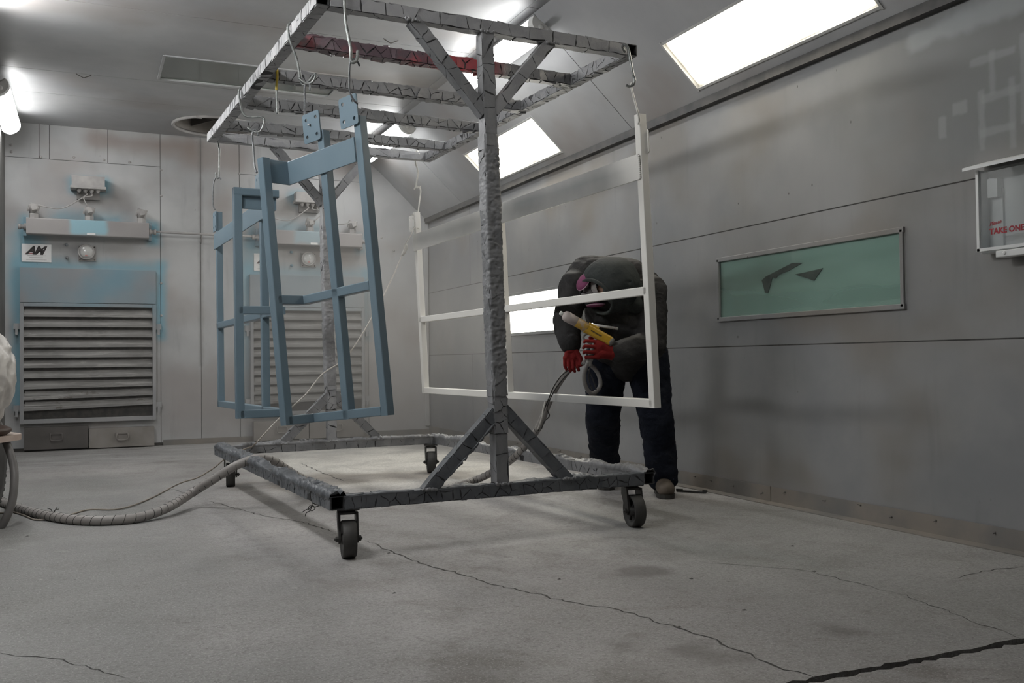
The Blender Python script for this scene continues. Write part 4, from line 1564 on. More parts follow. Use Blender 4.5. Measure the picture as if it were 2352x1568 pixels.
def lump_face(mb, o, X, Y, N, Lx, Wy, hmax, over, seed, cov=0.35, step=0.006):
    """a heavy lumpy build-up of paint on one face, rolling over its edges"""
    nx = max(4, int(Lx / step))
    ny = 16
    u = np.linspace(0, Lx, nx)
    w = np.linspace(-0.5, 1.5, ny)
    UU, WW = np.meshgrid(u, w, indexing='ij')
    pos = np.stack([UU.ravel(), WW.ravel() * Wy, np.full(UU.size, seed * 3.7)], 1)
    big = fbm(pos * np.array((5.0, 6.0, 1)), seed, 3)
    med = fbm(pos * np.array((26.0, 30.0, 1)), seed + 9, 3)
    fine = fbm(pos * np.array((80.0, 80.0, 1)), seed + 19, 2)
    k = np.clip((big - cov) / 0.3, 0, 1)
    ridge = 1 - np.abs(2 * med - 1) * 2
    crk = np.abs(2 * fbm(pos * np.array((30.0, 14.0, 1)), seed + 29, 2) - 1)
    h = k * hmax * (0.30 + 0.75 * med + 0.35 * np.clip(ridge, 0, 1)) + k * hmax * 0.5 * (fine - 0.5) - k * hmax * 0.75 * np.clip(1 - crk / 0.10, 0, 1)
    h = h.reshape(UU.shape)
    h = np.maximum(h, -0.002)
    o, X, Y, N = v3(o), unit(X), unit(Y), unit(N)
    V = []
    for i in range(nx):
        for j in range(ny):
            t = w[j]
            if t < 0:
                y, z, out = 0.0, t * 2 * over, -0.6
            elif t > 1:
                y, z, out = Wy, (1 - t) * 2 * over, 0.6
            else:
                y, z, out = t * Wy, 0.0, 0.0
            hh = h[i, j]
            if out:
                edge = 1 - abs(z) / over
                V.append(o + X * u[i] + Y * (y + out / 0.6 * (hh * 0.55 * edge - 0.001 * (1 - edge))) + N * (z * (0.4 + 0.9 * med.reshape(UU.shape)[i, j]) + hh * 0.2))
            else:
                V.append(o + X * u[i] + Y * y + N * (hh - 0.0005))
    F = []
    for i in range(nx - 1):
        for j in range(ny - 1):
            F.append((i * ny + j, (i + 1) * ny + j, (i + 1) * ny + j + 1, i * ny + j + 1))
    mb.add(V, F, True)


CR_SEED = [100]


def rack_bar(name, p0, p1, up, size=S, mat='rack', tube_mat='rack_tube', faces='tblr', cell=(0.055, 0.034), th=(0.0008, 0.0032), gap=0.0024, skip=0.03,
             lump=None, hollow=False, lift=0.06, trim=(0.0, 0.0)):
    p0, p1 = v3(p0), v3(p1)
    d, u, s = frame(p0, p1, up)
    mb = MB()
    mb.beam(p0, p1, size - 0.003, size - 0.003, up, 0.005, 3, 0.004 if hollow else 0.0)
    o = mb.build(name, M[tube_mat], rack)
    CR_SEED[0] += 1
    rr = random.Random(CR_SEED[0])
    q0, q1 = p0 + d * trim[0], p1 - d * trim[1]
    Lx = np.linalg.norm(q1 - q0)
    h = size / 2 - 0.0015
    cb = MB()
    dirs = {'t': (u, s), 'b': (-u, -s), 'l': (s, -u), 'r': (-s, u)}
    for f in faces:
        N, Y = dirs[f]
        crust_face(cb, q0 + N * h - Y * (size / 2 - 0.002), d, Y, N, Lx, size - 0.004, cell, th, gap, rr, lift, skip)
    if cb.n:
        cb.build('paint_flakes', M[mat], o, kind='stuff')
    if lump:
        lb = MB()
        for f, hm, ov, cv in lump:
            N, Y = dirs[f]
            lump_face(lb, q0 + N * h - Y * size / 2, d, Y, N, Lx, size, hm, ov, CR_SEED[0], cv)
        lb.build('paint_crust', M[mat], o, kind='stuff')
    return o


zb, zt, hs = ZB + S / 2, ZT + S / 2, S / 2
LUMP = [('t', 0.026, 0.03, 0.30)]
rack_bar('base_rail', RK(hs, 0, zb), RK(hs, RL, zb), UP, mat='rack_dark', hollow=True, faces='lr', cell=(0.05, 0.03), th=(0.001, 0.004), lump=[('t', 0.030, 0.034, 0.22)])
rack_bar('base_rail', RK(RW_ - hs, 0, zb), RK(RW_ - hs, RL, zb), UP, mat='rack', hollow=True, faces='lr', cell=(0.05, 0.05), lump=[('t', 0.034, 0.03, 0.36)])
rack_bar('base_rail', RK(S, hs, zb), RK(RW_ - S, hs, zb), UP, mat='rack_dark', faces='tblr', cell=(0.07, 0.035), th=(0.0006, 0.0024), skip=0.0, lump=[('t', 0.018, 0.012, 0.42)])
rack_bar('base_rail', RK(S, RL - hs, zb), RK(RW_ - S, RL - hs, zb), UP, mat='rack', faces='lr', cell=(0.09, 0.04), lump=[('t', 0.028, 0.02, 0.30)])
rack_bar('top_rail', RK(hs, 0, zt), RK(hs, RL, zt), UP, mat='rack_light', hollow=True, cell=(0.06, 0.05), th=(0.0008, 0.002))
rack_bar('top_rail', RK(RW_ - hs, 0, zt), RK(RW_ - hs, RL, zt), UP, mat='rack', hollow=True, cell=(0.06, 0.035), lift=0.12)
rack_bar('top_rail', RK(S, hs, zt), RK(RW_ - S, hs, zt), UP, mat='rack_light', cell=(0.11, 0.05), th=(0.0006, 0.0018), skip=0.0)
rack_bar('top_rail', RK(S, RL - hs, zt), RK(RW_ - S, RL - hs, zt), UP, mat='rack_light', cell=(0.2, 0.06), th=(0.0004, 0.0012), skip=0.0, lump=[('t', 0.008, 0.006, 0.42)])
for k, (b, mt) in enumerate(((0.62, 'rack_red'), (1.25, 'rack'), (1.865, 'rack'), (2.50, 'rack'))):
    rack_bar('cross_bar', RK(S, b, zt), RK(RW_ - S, b, zt), UP, mat=mt, cell=(0.046, 0.05), th=(0.0015, 0.0048), gap=0.0032, skip=0.0, lift=0.18, lump=[('t', 0.012, 0.012, 0.38)])

PA = 0.852
for b, mt, sd in ((hs, 'rack', 0), (RL - hs, 'rack_light', 1)):
    p = rack_bar('post', RK(PA, b, ZB + S), RK(PA, b, ZT), B, size=0.066, mat=mt, faces='', cell=(0.07, 0.045))
    # smooth plated ends and a rough, wrinkled middle
    for za, zc_, cell, th in ((ZB + S, 0.52, (0.13, 0.05), (0.0008, 0.003)), (0.52, 0.70, (0.06, 0.04), (0.003, 0.009)), (1.98, ZT, (0.085, 0.05), (0.0008, 0.0028)), (0.70, 1.98, (0.060, 0.050), (0.004, 0.0105))):
        p0, p1 = RK(PA, b, za), RK(PA, b, zc_)
        d, u, s = frame(p0, p1, B)
        rr = random.Random(int(za * 100) + sd)
        cb = MB()
        h = 0.0315
        for N, Y in ((u, s), (-u, -s), (s, -u), (-s, u)):
            crust_face(cb, p0 + N * h - Y * 0.033, d, Y, N, np.linalg.norm(p1 - p0), 0.066, cell, th, 0.0026, rr, 0.10 if za == 0.7 else 0.05, 0.42 if za == 0.7 else 0.0)
        cb.build('paint_flakes', M[mt], p, kind='stuff')
    lb = MB()
    p0, p1 = RK(PA, b, 0.66), RK(PA, b, 2.02)
    d, u, s = frame(p0, p1, B)
    L_ = np.linalg.norm(p1 - p0)
    nz, na = 320, 44
    zz = np.linspace(0, L_, nz)
    prof = []
    for k in range(na):
        a = 2 * PI * k / na
        c_, s_ = math.cos(a), math.sin(a)
        q = 0.0365 / max(abs(c_), abs(s_)) ** 0.96
        prof.append((c_ * q, s_ * q))
    PP = np.array([(x, y, z) for z in zz for x, y in prof])
    n1 = fbm(PP * np.array((46, 46, 34)), 5 + sd, 4)
    n2 = fbm(PP * np.array((14, 14, 10)), 25 + sd, 2)
    wr = 1 - np.abs(2 * n1 - 1) * 2.4
    fade = np.clip(np.minimum(PP[:, 2], L_ - PP[:, 2]) / 0.12, 0, 1)
    hgt = (-0.002 + 0.005 * n2 + 0.0058 * wr) * fade - 0.004 * (1 - fade)
    V = [p0 + d * z + u * x * (1 + e / 0.037) + s * y * (1 + e / 0.037) for (x, y, z), e in zip(PP, hgt)]
    F = [(i * na + k, i * na + (k + 1) % na, (i + 1) * na + (k + 1) % na, (i + 1) * na + k) for i in range(nz - 1) for k in range(na)]
    lb.add(V, F, True)
    lb.build('paint_crust', M[mt], p, kind='stuff')
    # gusset braces, two low and two high
    bm_ = 'rack_dark' if b < 1 else 'rack'
    rack_bar('brace', RK(0.462, b, 0.262), RK(PA - 0.02, b, 0.625), B, mat=bm_, cell=(0.075, 0.045), skip=0.0, lump=[('r', 0.012, 0.008, 0.36)], size=0.060)
    rack_bar('brace', RK(1.232, b, 0.262), RK(PA + 0.02, b, 0.640), B, mat=bm_, cell=(0.095, 0.045), skip=0.0, lump=[('l', 0.012, 0.008, 0.42)], size=0.060)
    rack_bar('brace', RK(0.470, b, ZT + 0.01), RK(PA - 0.02, b, 2.085), B, mat='rack', cell=(0.075, 0.05), th=(0.0008, 0.0026), skip=0.0, size=0.060)
    rack_bar('brace', RK(1.215, b, ZT + 0.01), RK(PA + 0.02, b, 2.095), B, mat='rack_light', cell=(0.14, 0.06), th=(0.0006, 0.0016), skip=0.0, size=0.060)
    for x, z in ((PA, ZT + 0.002), (PA, ZB + S), (0.47, ZB + S), (1.22, ZB + S), (0.46, ZT), (1.22, ZT)):
        m = MB()
        for k in range(9):
            c = RK(x, b, z) + A * ((k - 4) * 0.0085) - B * (0.036 if b < 1 else 0.034) + UP * RNG.uniform(-0.004, 0.004)
            m.sphere(c, RNG.uniform(0.005, 0.009), 8, 5)
        m.build('weld_bead', M[mt], rack)


def caster(a, b, ang):
    c = RK(a, b, 0)
    d = v3((math.cos(ang), math.sin(ang), 0))            # rolling direction
    s = np.cross(UP, d)
    o = MB()
    o.cbox(c + UP * (ZB - 0.004), 0.10, 0.085, 0.008, s, d, UP)
    o.lathe([(0.042, 0), (0.042, 0.010), (0.034, 0.013), (0.034, 0.018)], c + UP * (ZB - 0.026), UP, 20)
    root = o.build('caster', M['fork'], rack)
    wc = c + d * 0.035 + UP * 0.084
    f = MB()
    for k in (-1, 1):
        q = s * k * 0.040
        V = [c - d * 0.030 + q + UP * (ZB - 0.018), c + d * 0.034 + q + UP * (ZB - 0.018), wc + d * 0.022 + q + UP * 0.004, wc + d * 0.004 + q - UP * 0.020, wc - d * 0.016 + q - UP * 0.004, c - d * 0.034 + q + UP * (ZB - 0.05)]
        e = s * k * 0.005
        n = len(V)
        F = [tuple(range(n)), tuple(range(2 * n - 1, n - 1, -1))] + [(i, (i + 1) % n, n + (i + 1) % n, n + i) for i in range(n)]
        f.add([p - e for p in V] + [p + e for p in V], F)
    f.cbox(c + UP * (ZB - 0.024), 0.09, 0.062, 0.008, s, d, UP)
    f.build('fork', M['fork'], root)
    w = MB()
    prof = [(0.058, -0.020), (0.066, -0.024), (0.074, -0.031), (0.080, -0.031), (0.0835, -0.027), (0.084, 0.0), (0.0835, 0.027), (0.080, 0.031), (0.074, 0.031), (0.066, 0.024), (0.058, 0.020), (0.055, 0.008), (0.026, 0.010), (0.024, 0.032), (0.014, 0.034)]
    prof = [(0.014, -0.034), (0.024, -0.032), (0.026, -0.010), (0.055, -0.008)] + prof
    w.lathe(prof, wc, s, 40)
    for k in range(6):
        t = 2 * PI * k / 6
        e = d * math.cos(t) + UP * math.sin(t)
        w.beam(wc + e * 0.022, wc + e * 0.06, 0.036, 0.008, np.cross(s, e), 0.001, 2)
    w.build('wheel', M['caster'], root)
    x = MB()
    x.lathe([(0.006, -0.062), (0.006, 0.062)], wc, s, 8)
    for k in (-1, 1):
        x.lathe([(0.013, 0.0), (0.013, 0.010), (0.009, 0.012)], wc + s * k * 0.046, s * k, 6, False)
    x.build('axle_bolt', M['fork'], root)


caster(0.098, 0.070, math.radians(-98))
caster(RW_ - 0.098, 0.070, math.radians(-97))
caster(0.098, RL - 0.070, math.radians(-98))
caster(RW_ - 0.098, RL - 0.070, math.radians(-104))

# twisted black wire left on the near base rail
P0 = RK(-0.004, 0.30, ZB - 0.02)
m = MB()
c0 = RK(hs, 0.30, zb)
loop = [c0 + A * 0.042 * math.cos(t) + UP * (0.046 * math.sin(t)) + B * 0.004 * math.sin(3 * t) for t in np.linspace(0, 2 * PI, 22)]
m.tube(loop, 0.0022, 6)
q = RK(0.0, 0.30, ZB - 0.012)
for pts in ([(0, 0, 0.01), (-0.01, 0, -0.012), (-0.03, 0.005, -0.02), (-0.05, 0.0, -0.03)], [(0, 0, 0), (0.012, 0, -0.014), (0.0, 0, -0.026), (-0.02, 0, -0.018), (-0.012, 0, -0.002), (0.01, 0, -0.01), (0.04, 0, -0.002)],
            [(0, 0, 0.0), (-0.012, 0, -0.024), (-0.03, 0, -0.034), (-0.035, 0, -0.05)]):
    m.tube(smooth_path([q + A * x + B * y + UP * z for x, y, z in pts], 5), 0.002, 6)
single(m, 'wire_tie', M['cable'], 'twisted black wire tied round the near end of the left base rail', 'wire')


# ------------------------------------------------------------------ hanging gate frames
def rotm(v):
    v = Vector(v)
    return np.array(Matrix.Rotation(v.length, 3, v.normalized()))


def holed_plate(m, o, X, Y, w, h, t, r=0.012):
    """square lug with rounded corners and four bolt holes"""
    out = [(x, y) for x, y in rounded_rect(w, h, r, 4)]
    hl = []
    for sx in (-1, 1):
        for sy in (-1, 1):
            hl.append([(sx * w * 0.29 + 0.009 * math.cos(a), sy * h * 0.29 + 0.009 * math.sin(a)) for a in np.linspace(0, 2 * PI, 13)[:-1]])
    m.plate(out, hl, o, X, Y, t)


def gate_frame(name, label, pos, rot, w1, w2, H, hb, zm, posts, lugs, mat, portal):
    """bent gate section: long side along local x, short return along local y; origin at the bottom of the bend"""
    R = rotm(rot)
    T = lambda x, y, z: v3(pos) + R @ v3((x, y, z))
    ex, ey, ez = R[:, 0], R[:, 1], R[:, 2]
    root = thing(name, label, 'gate frame', pos, 'gate frames hung on the rack')
    sg = 1 if w2 > 0 else -1
    t = 0.044
    # face planes: the long side faces +-y (towards the return side)
    yf = 0.0
    inn = -sg                      # posts sit behind the flat bar, away from the return
    for x, top in posts:
        m = MB()
        m.beam(T(x, inn * t / 2, 0), T(x, inn * t / 2, top), t, t, ey, 0.004)
        m.build('post', mat, root)
    m = MB()
    m.beam(T(-0.004, sg * 0.004, H - hb / 2), T(w1 + (0.0 if w1 < 1 else 0.02), sg * 0.004, H - hb / 2), 0.008, hb, ez, 0.002)
    m.build('flat_bar', mat, root)
    m = MB()
    m.beam(T(0.002, 0, H - hb / 2), T(0.002, w2, H - hb / 2), 0.008, hb, ez, 0.002)
    m.build('flat_bar', mat, root)
    for z in (t / 2, zm - t / 2):
        m = MB()
        m.beam(T(0, inn * t / 2, z), T(w1, inn * t / 2, z), t, t * 0.98, ez, 0.004)
        m.build('bottom_rail' if z < 0.1 else 'mid_rail', mat, root)
        m = MB()
        m.beam(T(-t / 2 * 0 + inn * 0, 0, z), T(0, w2, z), t, t, ez, 0.004)
        m.build('bottom_rail' if z < 0.1 else 'mid_rail', mat, root)
    # return side
    m = MB()
    m.beam(T(0, w2, 0), T(0, w2, H), t, t, ey, 0.004)
    m.build('post', mat, root)
    if portal:
        m = MB()
        m.beam(T(0.03 * 0, w2 + sg * t / 2, H - t / 2), T(0, -sg * 0.012, H - t / 2), t * 1.05, t, ez, 0.008, 4)
        m.build('top_rail', mat, root)
    for x, z, sx in lugs:
        m = MB()
        holed_plate(m, T(x, sg * 0.004 if not portal else sg * 0.004, z), ex, ez, 0.122, 0.142, 0.006)
        m.build('hook_lug', mat, root)
    return root, T


F1, T1 = gate_frame('gate_frame', 'blue-grey bent gate frame nearest the camera, tilted, with two drilled lugs', (0.988, 4.565, 0.585), (-0.026, -0.100, -1.106), 0.491, -0.145, 1.278, 0.115, 0.617,
                    [(0.491 + 0.022, 1.37), (0.253, 1.37)], [(0.491 - 0.016, 1.402, 0), (0.253 - 0.045, 1.398, 0)], M['blue'], False)
F2, T2 = gate_frame('gate_frame', 'long blue-grey gate frame further back along the left rail, hanging straight', (0.959, 5.254, 0.580), (-0.011, 0.002, 1.628), 1.819, 0.209, 1.245, 0.112, 0.605,
                    [(1.797, 1.40), (0.40, 1.36)], [(1.83, 1.335, 0), (0.43, 1.345, 0)], M['blue'], True)

# white frame along the right rail, between measured corners
NB_, NT_, FB_, FT_ = (2.706, 4.21, 0.616), (2.635, 4.206, 2.157), (2.434, 7.17, 0.622), (2.371, 7.167, 2.056)
NB_, NT_, FB_, FT_ = map(v3, (NB_, NT_, FB_, FT_))
root = thing('gate_frame', 'long white powder coated gate frame on the right rail, beside the person', 'gate frame', NB_, 'gate frames hung on the rack')
ez = unit(NT_ - NB_)
ex = unit(FB_ - NB_)
ey = unit(np.cross(ez, ex))
t = 0.046


def WP(f, z):
    """point on the white frame: f 0 near .. 1 far, z in metres above the bottom edge"""
    return NB_ + (FB_ - NB_) * f + ez * z


for f0, z1 in ((0.0, 1.543), (1.0, 1.437)):
    m = MB()
    p = WP(f0, 0)
    e = ex * (-t / 2 if f0 == 0 else t / 2) * 0 + ey * 0
    sh = -ey * t / 2 + ex * (t / 2 if f0 == 0 else -t / 2)
    m.beam(p + sh, p + sh + ez * z1, t, t, ex, 0.004)
    m.build('post', M['white'], root)
m = MB()
sh = -ey * t / 2
fm = 0.533
m.beam(WP(fm, 0.02) + sh, WP(fm, 1.22) + sh, t, t, ex, 0.004)
m.build('post', M['white'], root)
for za, zc_, nm in ((0.0225, 0.0225, 'bottom_rail'), (0.617, 0.585, 'mid_rail')):
    m = MB()
    m.beam(WP(0.008, za) + sh, WP(0.992, zc_) + sh, t, t * 0.98, ez, 0.004)
    m.build(nm, M['white'], root)
m = MB()
m.beam(WP(0.006, 1.268) + ey * 0.004, WP(1.0, 1.196) + ey * 0.004, 0.008, 0.134, ez, 0.002)
m.build('flat_bar', M['white'], root)
for f0, z in ((0.0, 1.40), (1.0, 1.355)):
    m = MB()
    holed_plate(m, WP(f0, z) + ey * (0.004 if f0 else -t - 0.004) + ex * (0.02 if f0 else 0.043), ex, ez, 0.105, 0.125, 0.006 if f0 else -0.006)
    m.build('hook_lug', M['white'], root)
m = MB()
for k in range(12):
    m.sphere(WP(0.004, 1.208 + 0.0105 * k) + ey * 0.006, 0.006, 8, 5)
m.build('weld_bead', M['white'], root)
WHITE_FAR = WP(1.0, 1.39)


# ------------------------------------------------------------------ hooks
def hook(pts, r, mat, label, k=6):
    m = MB()
    m.tube(smooth_path(pts, k), r, 8)
    return single(m, 'hook', M[mat], label, 'hook', 'hooks hanging from the rack')


zr = ZT + S
# 1: thick rod over the front rail
A1 = T1(0.491 + 0.022, 0.0, 1.477)
a0 = 0.125
hook([RK(a0 + 0.01, S + 0.012, zr - 0.05), RK(a0, S + 0.004, zr + 0.012), RK(a0, 0.02, zr + 0.02), RK(a0, -0.016, zr - 0.01), RK(a0 + 0.002, -0.02, ZT - 0.06), (1.086, 4.152, 2.29), (1.087, 4.153, 2.237), (1.098, 4.148, 2.223), (1.115, 4.151, 2.242), (1.121, 4.159, 2.285)], 0.0075, 'hook_steel', 'thickest galvanised hook, over the front rail above the near blue frame')
hook([(1.131, 4.167, 2.217), (1.121, 4.16, 2.231), (1.099, 4.153, 2.241), (1.084, 4.155, 2.219), (1.084, 4.167, 2.156), (1.089, 4.177, 2.096), (1.106, 4.181, 2.063), (1.123, 4.185, 2.05), (1.124, 4.206, 2.051)], 0.0046, 'hook_dark', 'thin wire hook between the thickest hook and the front lug of the near blue frame')
# 2: S-hook over the left rail, near
b0 = 0.47
hook([RK(S + 0.012, b0, zr - 0.03), RK(S * 0.6, b0, zr + 0.014), RK(0.01, b0, zr + 0.014), RK(-0.012, b0, zr - 0.015), RK(-0.006, b0, ZT - 0.01), RK(0.030, b0, ZT - 0.12), RK(0.055, b0, ZT - 0.235), (1.029, 4.617, 2.296), (1.021, 4.621, 2.262), (0.998, 4.632, 2.247), (0.976, 4.641, 2.258), (0.955, 4.651, 2.276)], 0.0068, 'hook_steel', 'S-hook over the left rail, nearer of the two S-hooks there')
hook([(1.005, 4.629, 2.215), (1.003, 4.629, 2.245), (0.99, 4.635, 2.254), (0.982, 4.639, 2.232), (0.98, 4.631, 2.165), (0.969, 4.582, 2.084), (0.964, 4.542, 2.039), (0.967, 4.508, 2.017), (0.971, 4.474, 2.005)], 0.0048, 'hook_dark', 'wire hook under the nearer S-hook, in the second lug of the near blue frame')
# 3: S-hook over the left rail, far
b0 = 1.70
hook([RK(S + 0.012, b0, zr - 0.03), RK(S * 0.6, b0, zr + 0.014), RK(0.01, b0, zr + 0.014), RK(-0.012, b0, zr - 0.015), RK(-0.008, b0, ZT - 0.01), RK(0.02, b0, ZT - 0.10), (0.979, 5.833, 2.367), (0.982, 5.833, 2.32), (0.965, 5.841, 2.285), (0.941, 5.852, 2.278), (0.916, 5.863, 2.289), (0.895, 5.872, 2.307)], 0.0066, 'hook_steel', 'S-hook over the left rail, further of the two S-hooks there')
hook([(0.955, 5.846, 2.256), (0.945, 5.85, 2.288), (0.929, 5.857, 2.289), (0.921, 5.861, 2.257), (0.926, 5.861, 2.196), (0.919, 5.789, 2.114), (0.914, 5.727, 2.037), (0.917, 5.682, 2)], 0.0068, 'hook_dark', 'paint-flecked hook under the further S-hook, behind the near blue frame')
# 4: yellow-topped hook on a cross bar
hook([RK(0.105, 1.25 + hs + 0.012, ZT + 0.02), RK(0.105, 1.25 + 0.02, zr + 0.012), RK(0.105, 1.25 - hs, zr + 0.01), RK(0.104, 1.25 - hs - 0.014, ZT + 0.02), (0.987, 5.422, 2.444), (0.989, 5.421, 2.424)], 0.0075, 'yellow', 'yellow painted upper hook on the second cross bar')
hook([(0.987, 5.422, 2.454), (0.989, 5.422, 2.382), (0.991, 5.423, 2.32), (0.991, 5.423, 2.29)], 0.0065, 'hook_steel', 'straight bare end hanging below the yellow hook')
# 5: far left
b0 = RL - hs
FA = T2(1.83, 0.0, 1.37)
hook([RK(0.09, RL - S - 0.01, zr - 0.03), RK(0.085, RL - hs, zr + 0.012), RK(0.08, RL + 0.004, zr), RK(0.08, RL + 0.006, ZT - 0.02), (0.884, 7.125, 2.429), (0.881, 7.128, 2.318), (0.881, 7.13, 2.248), (0.872, 7.135, 2.223), (0.86, 7.139, 2.242), (0.86, 7.139, 2.267)], 0.0062, 'hook_steel', 'pale hook at the far left corner of the rack')
hook([(0.895, 7.124, 2.216), (0.881, 7.131, 2.229), (0.863, 7.138, 2.232), (0.849, 7.145, 2.207), (0.843, 7.149, 2.16), (0.84, 7.152, 2.08), (0.843, 7.152, 2.023), (0.854, 7.148, 1.995)], 0.0052, 'hook_dark', 'speckled wire hook holding the far end of the long blue frame')
# 6: near right
hook([(2.594, 4.27, 2.494), (2.572, 4.26, 2.516), (2.571, 4.231, 2.518), (2.571, 4.202, 2.488), (2.572, 4.183, 2.419), (2.584, 4.179, 2.351), (2.592, 4.176, 2.322), (2.586, 4.179, 2.297), (2.567, 4.188, 2.286), (2.551, 4.195, 2.293)], 0.0075, 'hook_steel', 'hook over the right end of the front rail above the white frame')
hook([(2.578, 4.183, 2.306), (2.574, 4.185, 2.293), (2.58, 4.183, 2.261), (2.592, 4.179, 2.211), (2.608, 4.173, 2.144), (2.622, 4.187, 2.119), (2.627, 4.205, 2.101)], 0.0055, 'hook_white', 'white hook entering the near post of the white frame')
# 7: far right
hook([RK(1.62, RL - S - 0.008, zr - 0.02), RK(1.62, RL - hs, zr + 0.012), RK(1.618, RL + 0.008, zr), RK(1.618, RL + 0.008, ZT - 0.02), (2.414, 7.161, 2.387), (2.401, 7.169, 2.283), (2.404, 7.168, 2.262), (2.423, 7.16, 2.265), (2.433, 7.155, 2.275)], 0.0058, 'hook_white', 'white hook under the far right corner of the rack')
hook([(2.385, 7.177, 2.248), (2.401, 7.17, 2.269), (2.423, 7.16, 2.265), (2.433, 7.156, 2.23), (2.423, 7.162, 2.143), (2.413, 7.169, 2.057), (2.385, 7.149, 2.031), (2.353, 7.141, 2.042)], 0.0058, 'hook_white', 'lower white hook in the far lug of the white frame')


# ------------------------------------------------------------------ the person
m_hood = paint('hoodie_charcoal', (0.020, 0.021, 0.022), (0.034, 0.035, 0.035), 4, 0.85, bump=0.25, bscale=420, spec=0.2)


def m_cloth(name, c1, c2, dust, amt, lit_dust=0.0):
    t = NT(name)
    col = t.mix(t.ramp(t.noise(6, 4), 0.35, 0.65), c1 + (1,), c2 + (1,))
    d = t.math('MULTIPLY', t.ramp(t.noise(4.5, 6, 0.7, 0.8), 0.52, 0.74), amt)
    col = t.mix(d, col, dust + (1,))
    if lit_dust:                      # pale where cloth faces up: top light painted in along with powder
        n = t.t.nodes.new('ShaderNodeSeparateXYZ')
        t.link(t.t.nodes.new('ShaderNodeNewGeometry').outputs['Normal'], n.inputs[0])
        k = t.math('MULTIPLY', t.ramp(n.outputs[2], 0.60, 0.98), t.ramp(t.noise(5, 2), 0.2, 0.7, 0.7, 1.0))
        col = t.mix(t.math('MULTIPLY', k, lit_dust), col, (0.26, 0.255, 0.25, 1))
    b = t.bump(t.noise(16, 4, 0.6, 0.8), 0.5, 0.02)
    t.bump(t.noise(500, 2), 0.25, 0.001, b)
    return t.done(col, 0.88, 0.0, 0.15)


m_jack = m_cloth('hoodie_charcoal', (0.025, 0.0245, 0.025), (0.040, 0.039, 0.040), (0.10, 0.098, 0.095), 0.35, 0.45)
m_hood = m_cloth('hood_charcoal', (0.026, 0.030, 0.030), (0.040, 0.045, 0.044), (0.10, 0.105, 0.103), 0.5, 0.25)
m_jean = m_cloth('jeans_navy', (0.0085, 0.011, 0.019), (0.015, 0.018, 0.028), (0.05, 0.053, 0.06), 0.45)
m_glove = m_cloth('glove_red', (0.15, 0.014, 0.014), (0.23, 0.022, 0.020), (0.075, 0.045, 0.043), 0.8)
m_skin = paint('skin', (0.42, 0.26, 0.20), (0.48, 0.30, 0.235), 12, 0.5)
m_boot = paint('boot_brown', (0.105, 0.085, 0.066), (0.16, 0.13, 0.105), 9, 0.6, bump=0.2)
m_sole = paint('boot_sole', (0.03, 0.028, 0.026), (0.05, 0.046, 0.042), 9, 0.7)

P_ = {k: v3(q) for k, q in dict(
    pelvis=(3.168, 5.242, 0.944), belly=(3.114, 5.191, 1.124), chest=(3.013, 5.144, 1.304), neck=(2.972, 5.074, 1.347), head=(2.893, 5.022, 1.341),
    shR=(2.789, 5.222, 1.341), elR=(2.72, 5.225, 1.114), wrR=(2.703, 5.127, 0.953),
    shL=(3.201, 5.016, 1.288), elL=(3.166, 4.951, 0.961), wrL=(2.9, 4.941, 0.909),
    hipR=(3.062, 5.335, 0.848), knR=(3.059, 5.376, 0.536), anR=(3.259, 5.701, 0.128),
    hipL=(3.277, 5.173, 0.845), knL=(3.3, 5.12, 0.526), anL=(3.384, 5.184, 0.122)).items()}
person = thing('person', 'person in charcoal hoodie, jeans and red gloves bending over with a spray gun', 'person', (P_['anR'][0] * 0.5 + P_['anL'][0] * 0.5, P_['anR'][1] * 0.5 + P_['anL'][1] * 0.5, 0))

Fd = unit((-0.818, -0.146, -0.552))
Ld = v3((0.569, 0.07, -0.86))
Ld = unit(Ld - Fd * np.dot(Ld, Fd))
Ud = np.cross(Fd, Ld)
if np.dot(Ud, v3((0.63, -0.07, 0.297))) < 0:
    Ud = -Ud
H = P_['head']

# body: one continuous figure under the clothes, with the face showing inside the hood
b = MB()
cap = b.capsule
cap(P_['pelvis'], 0.135, P_['belly'], 0.135)
cap(P_['belly'], 0.135, P_['chest'], 0.15)
cap(P_['chest'], 0.10, P_['shR'] * 0.8 + P_['chest'] * 0.2, 0.07)
cap(P_['chest'], 0.10, P_['shL'] * 0.8 + P_['chest'] * 0.2, 0.07)
cap(P_['neck'], 0.06, H - Fd * 0.02 - Ud * 0.02, 0.058)
b.ellipsoid(H + Ud * 0.02, Fd * 0.098, Ld * 0.077, Ud * 0.115)
b.ellipsoid(H - Ud * 0.055 + Fd * 0.035, Fd * 0.065, Ld * 0.056, Ud * 0.062)
cap(H + Fd * 0.094 + Ud * 0.02, 0.010, H + Fd * 0.115 - Ud * 0.020, 0.016)
for k in (-1, 1):
    b.ellipsoid(H + Ld * k * 0.077 - Ud * 0.005, Fd * 0.02, Ld * 0.012, Ud * 0.032, 10, 8)
for s_ in 'RL':
    cap(P_['sh' + s_], 0.058, P_['el' + s_], 0.044)
    cap(P_['el' + s_], 0.044, P_['wr' + s_], 0.030)
    cap(P_['pelvis'], 0.12, P_['hip' + s_], 0.10)
    cap(P_['hip' + s_], 0.092, P_['kn' + s_], 0.062)
    cap(P_['kn' + s_], 0.060, P_['an' + s_], 0.042)
body = fuse(b.build('body', m_skin, person), 0.012, 4)
for k in (-1, 1):
    m = MB()
    m.sphere(H + Fd * 0.088 + Ud * 0.022 + Ld * k * 0.031, 0.012, 12, 8)
    m.build('eye', paint('eye_dark', (0.02, 0.02, 0.02), (0.05, 0.05, 0.05), 60, 0.1), body)

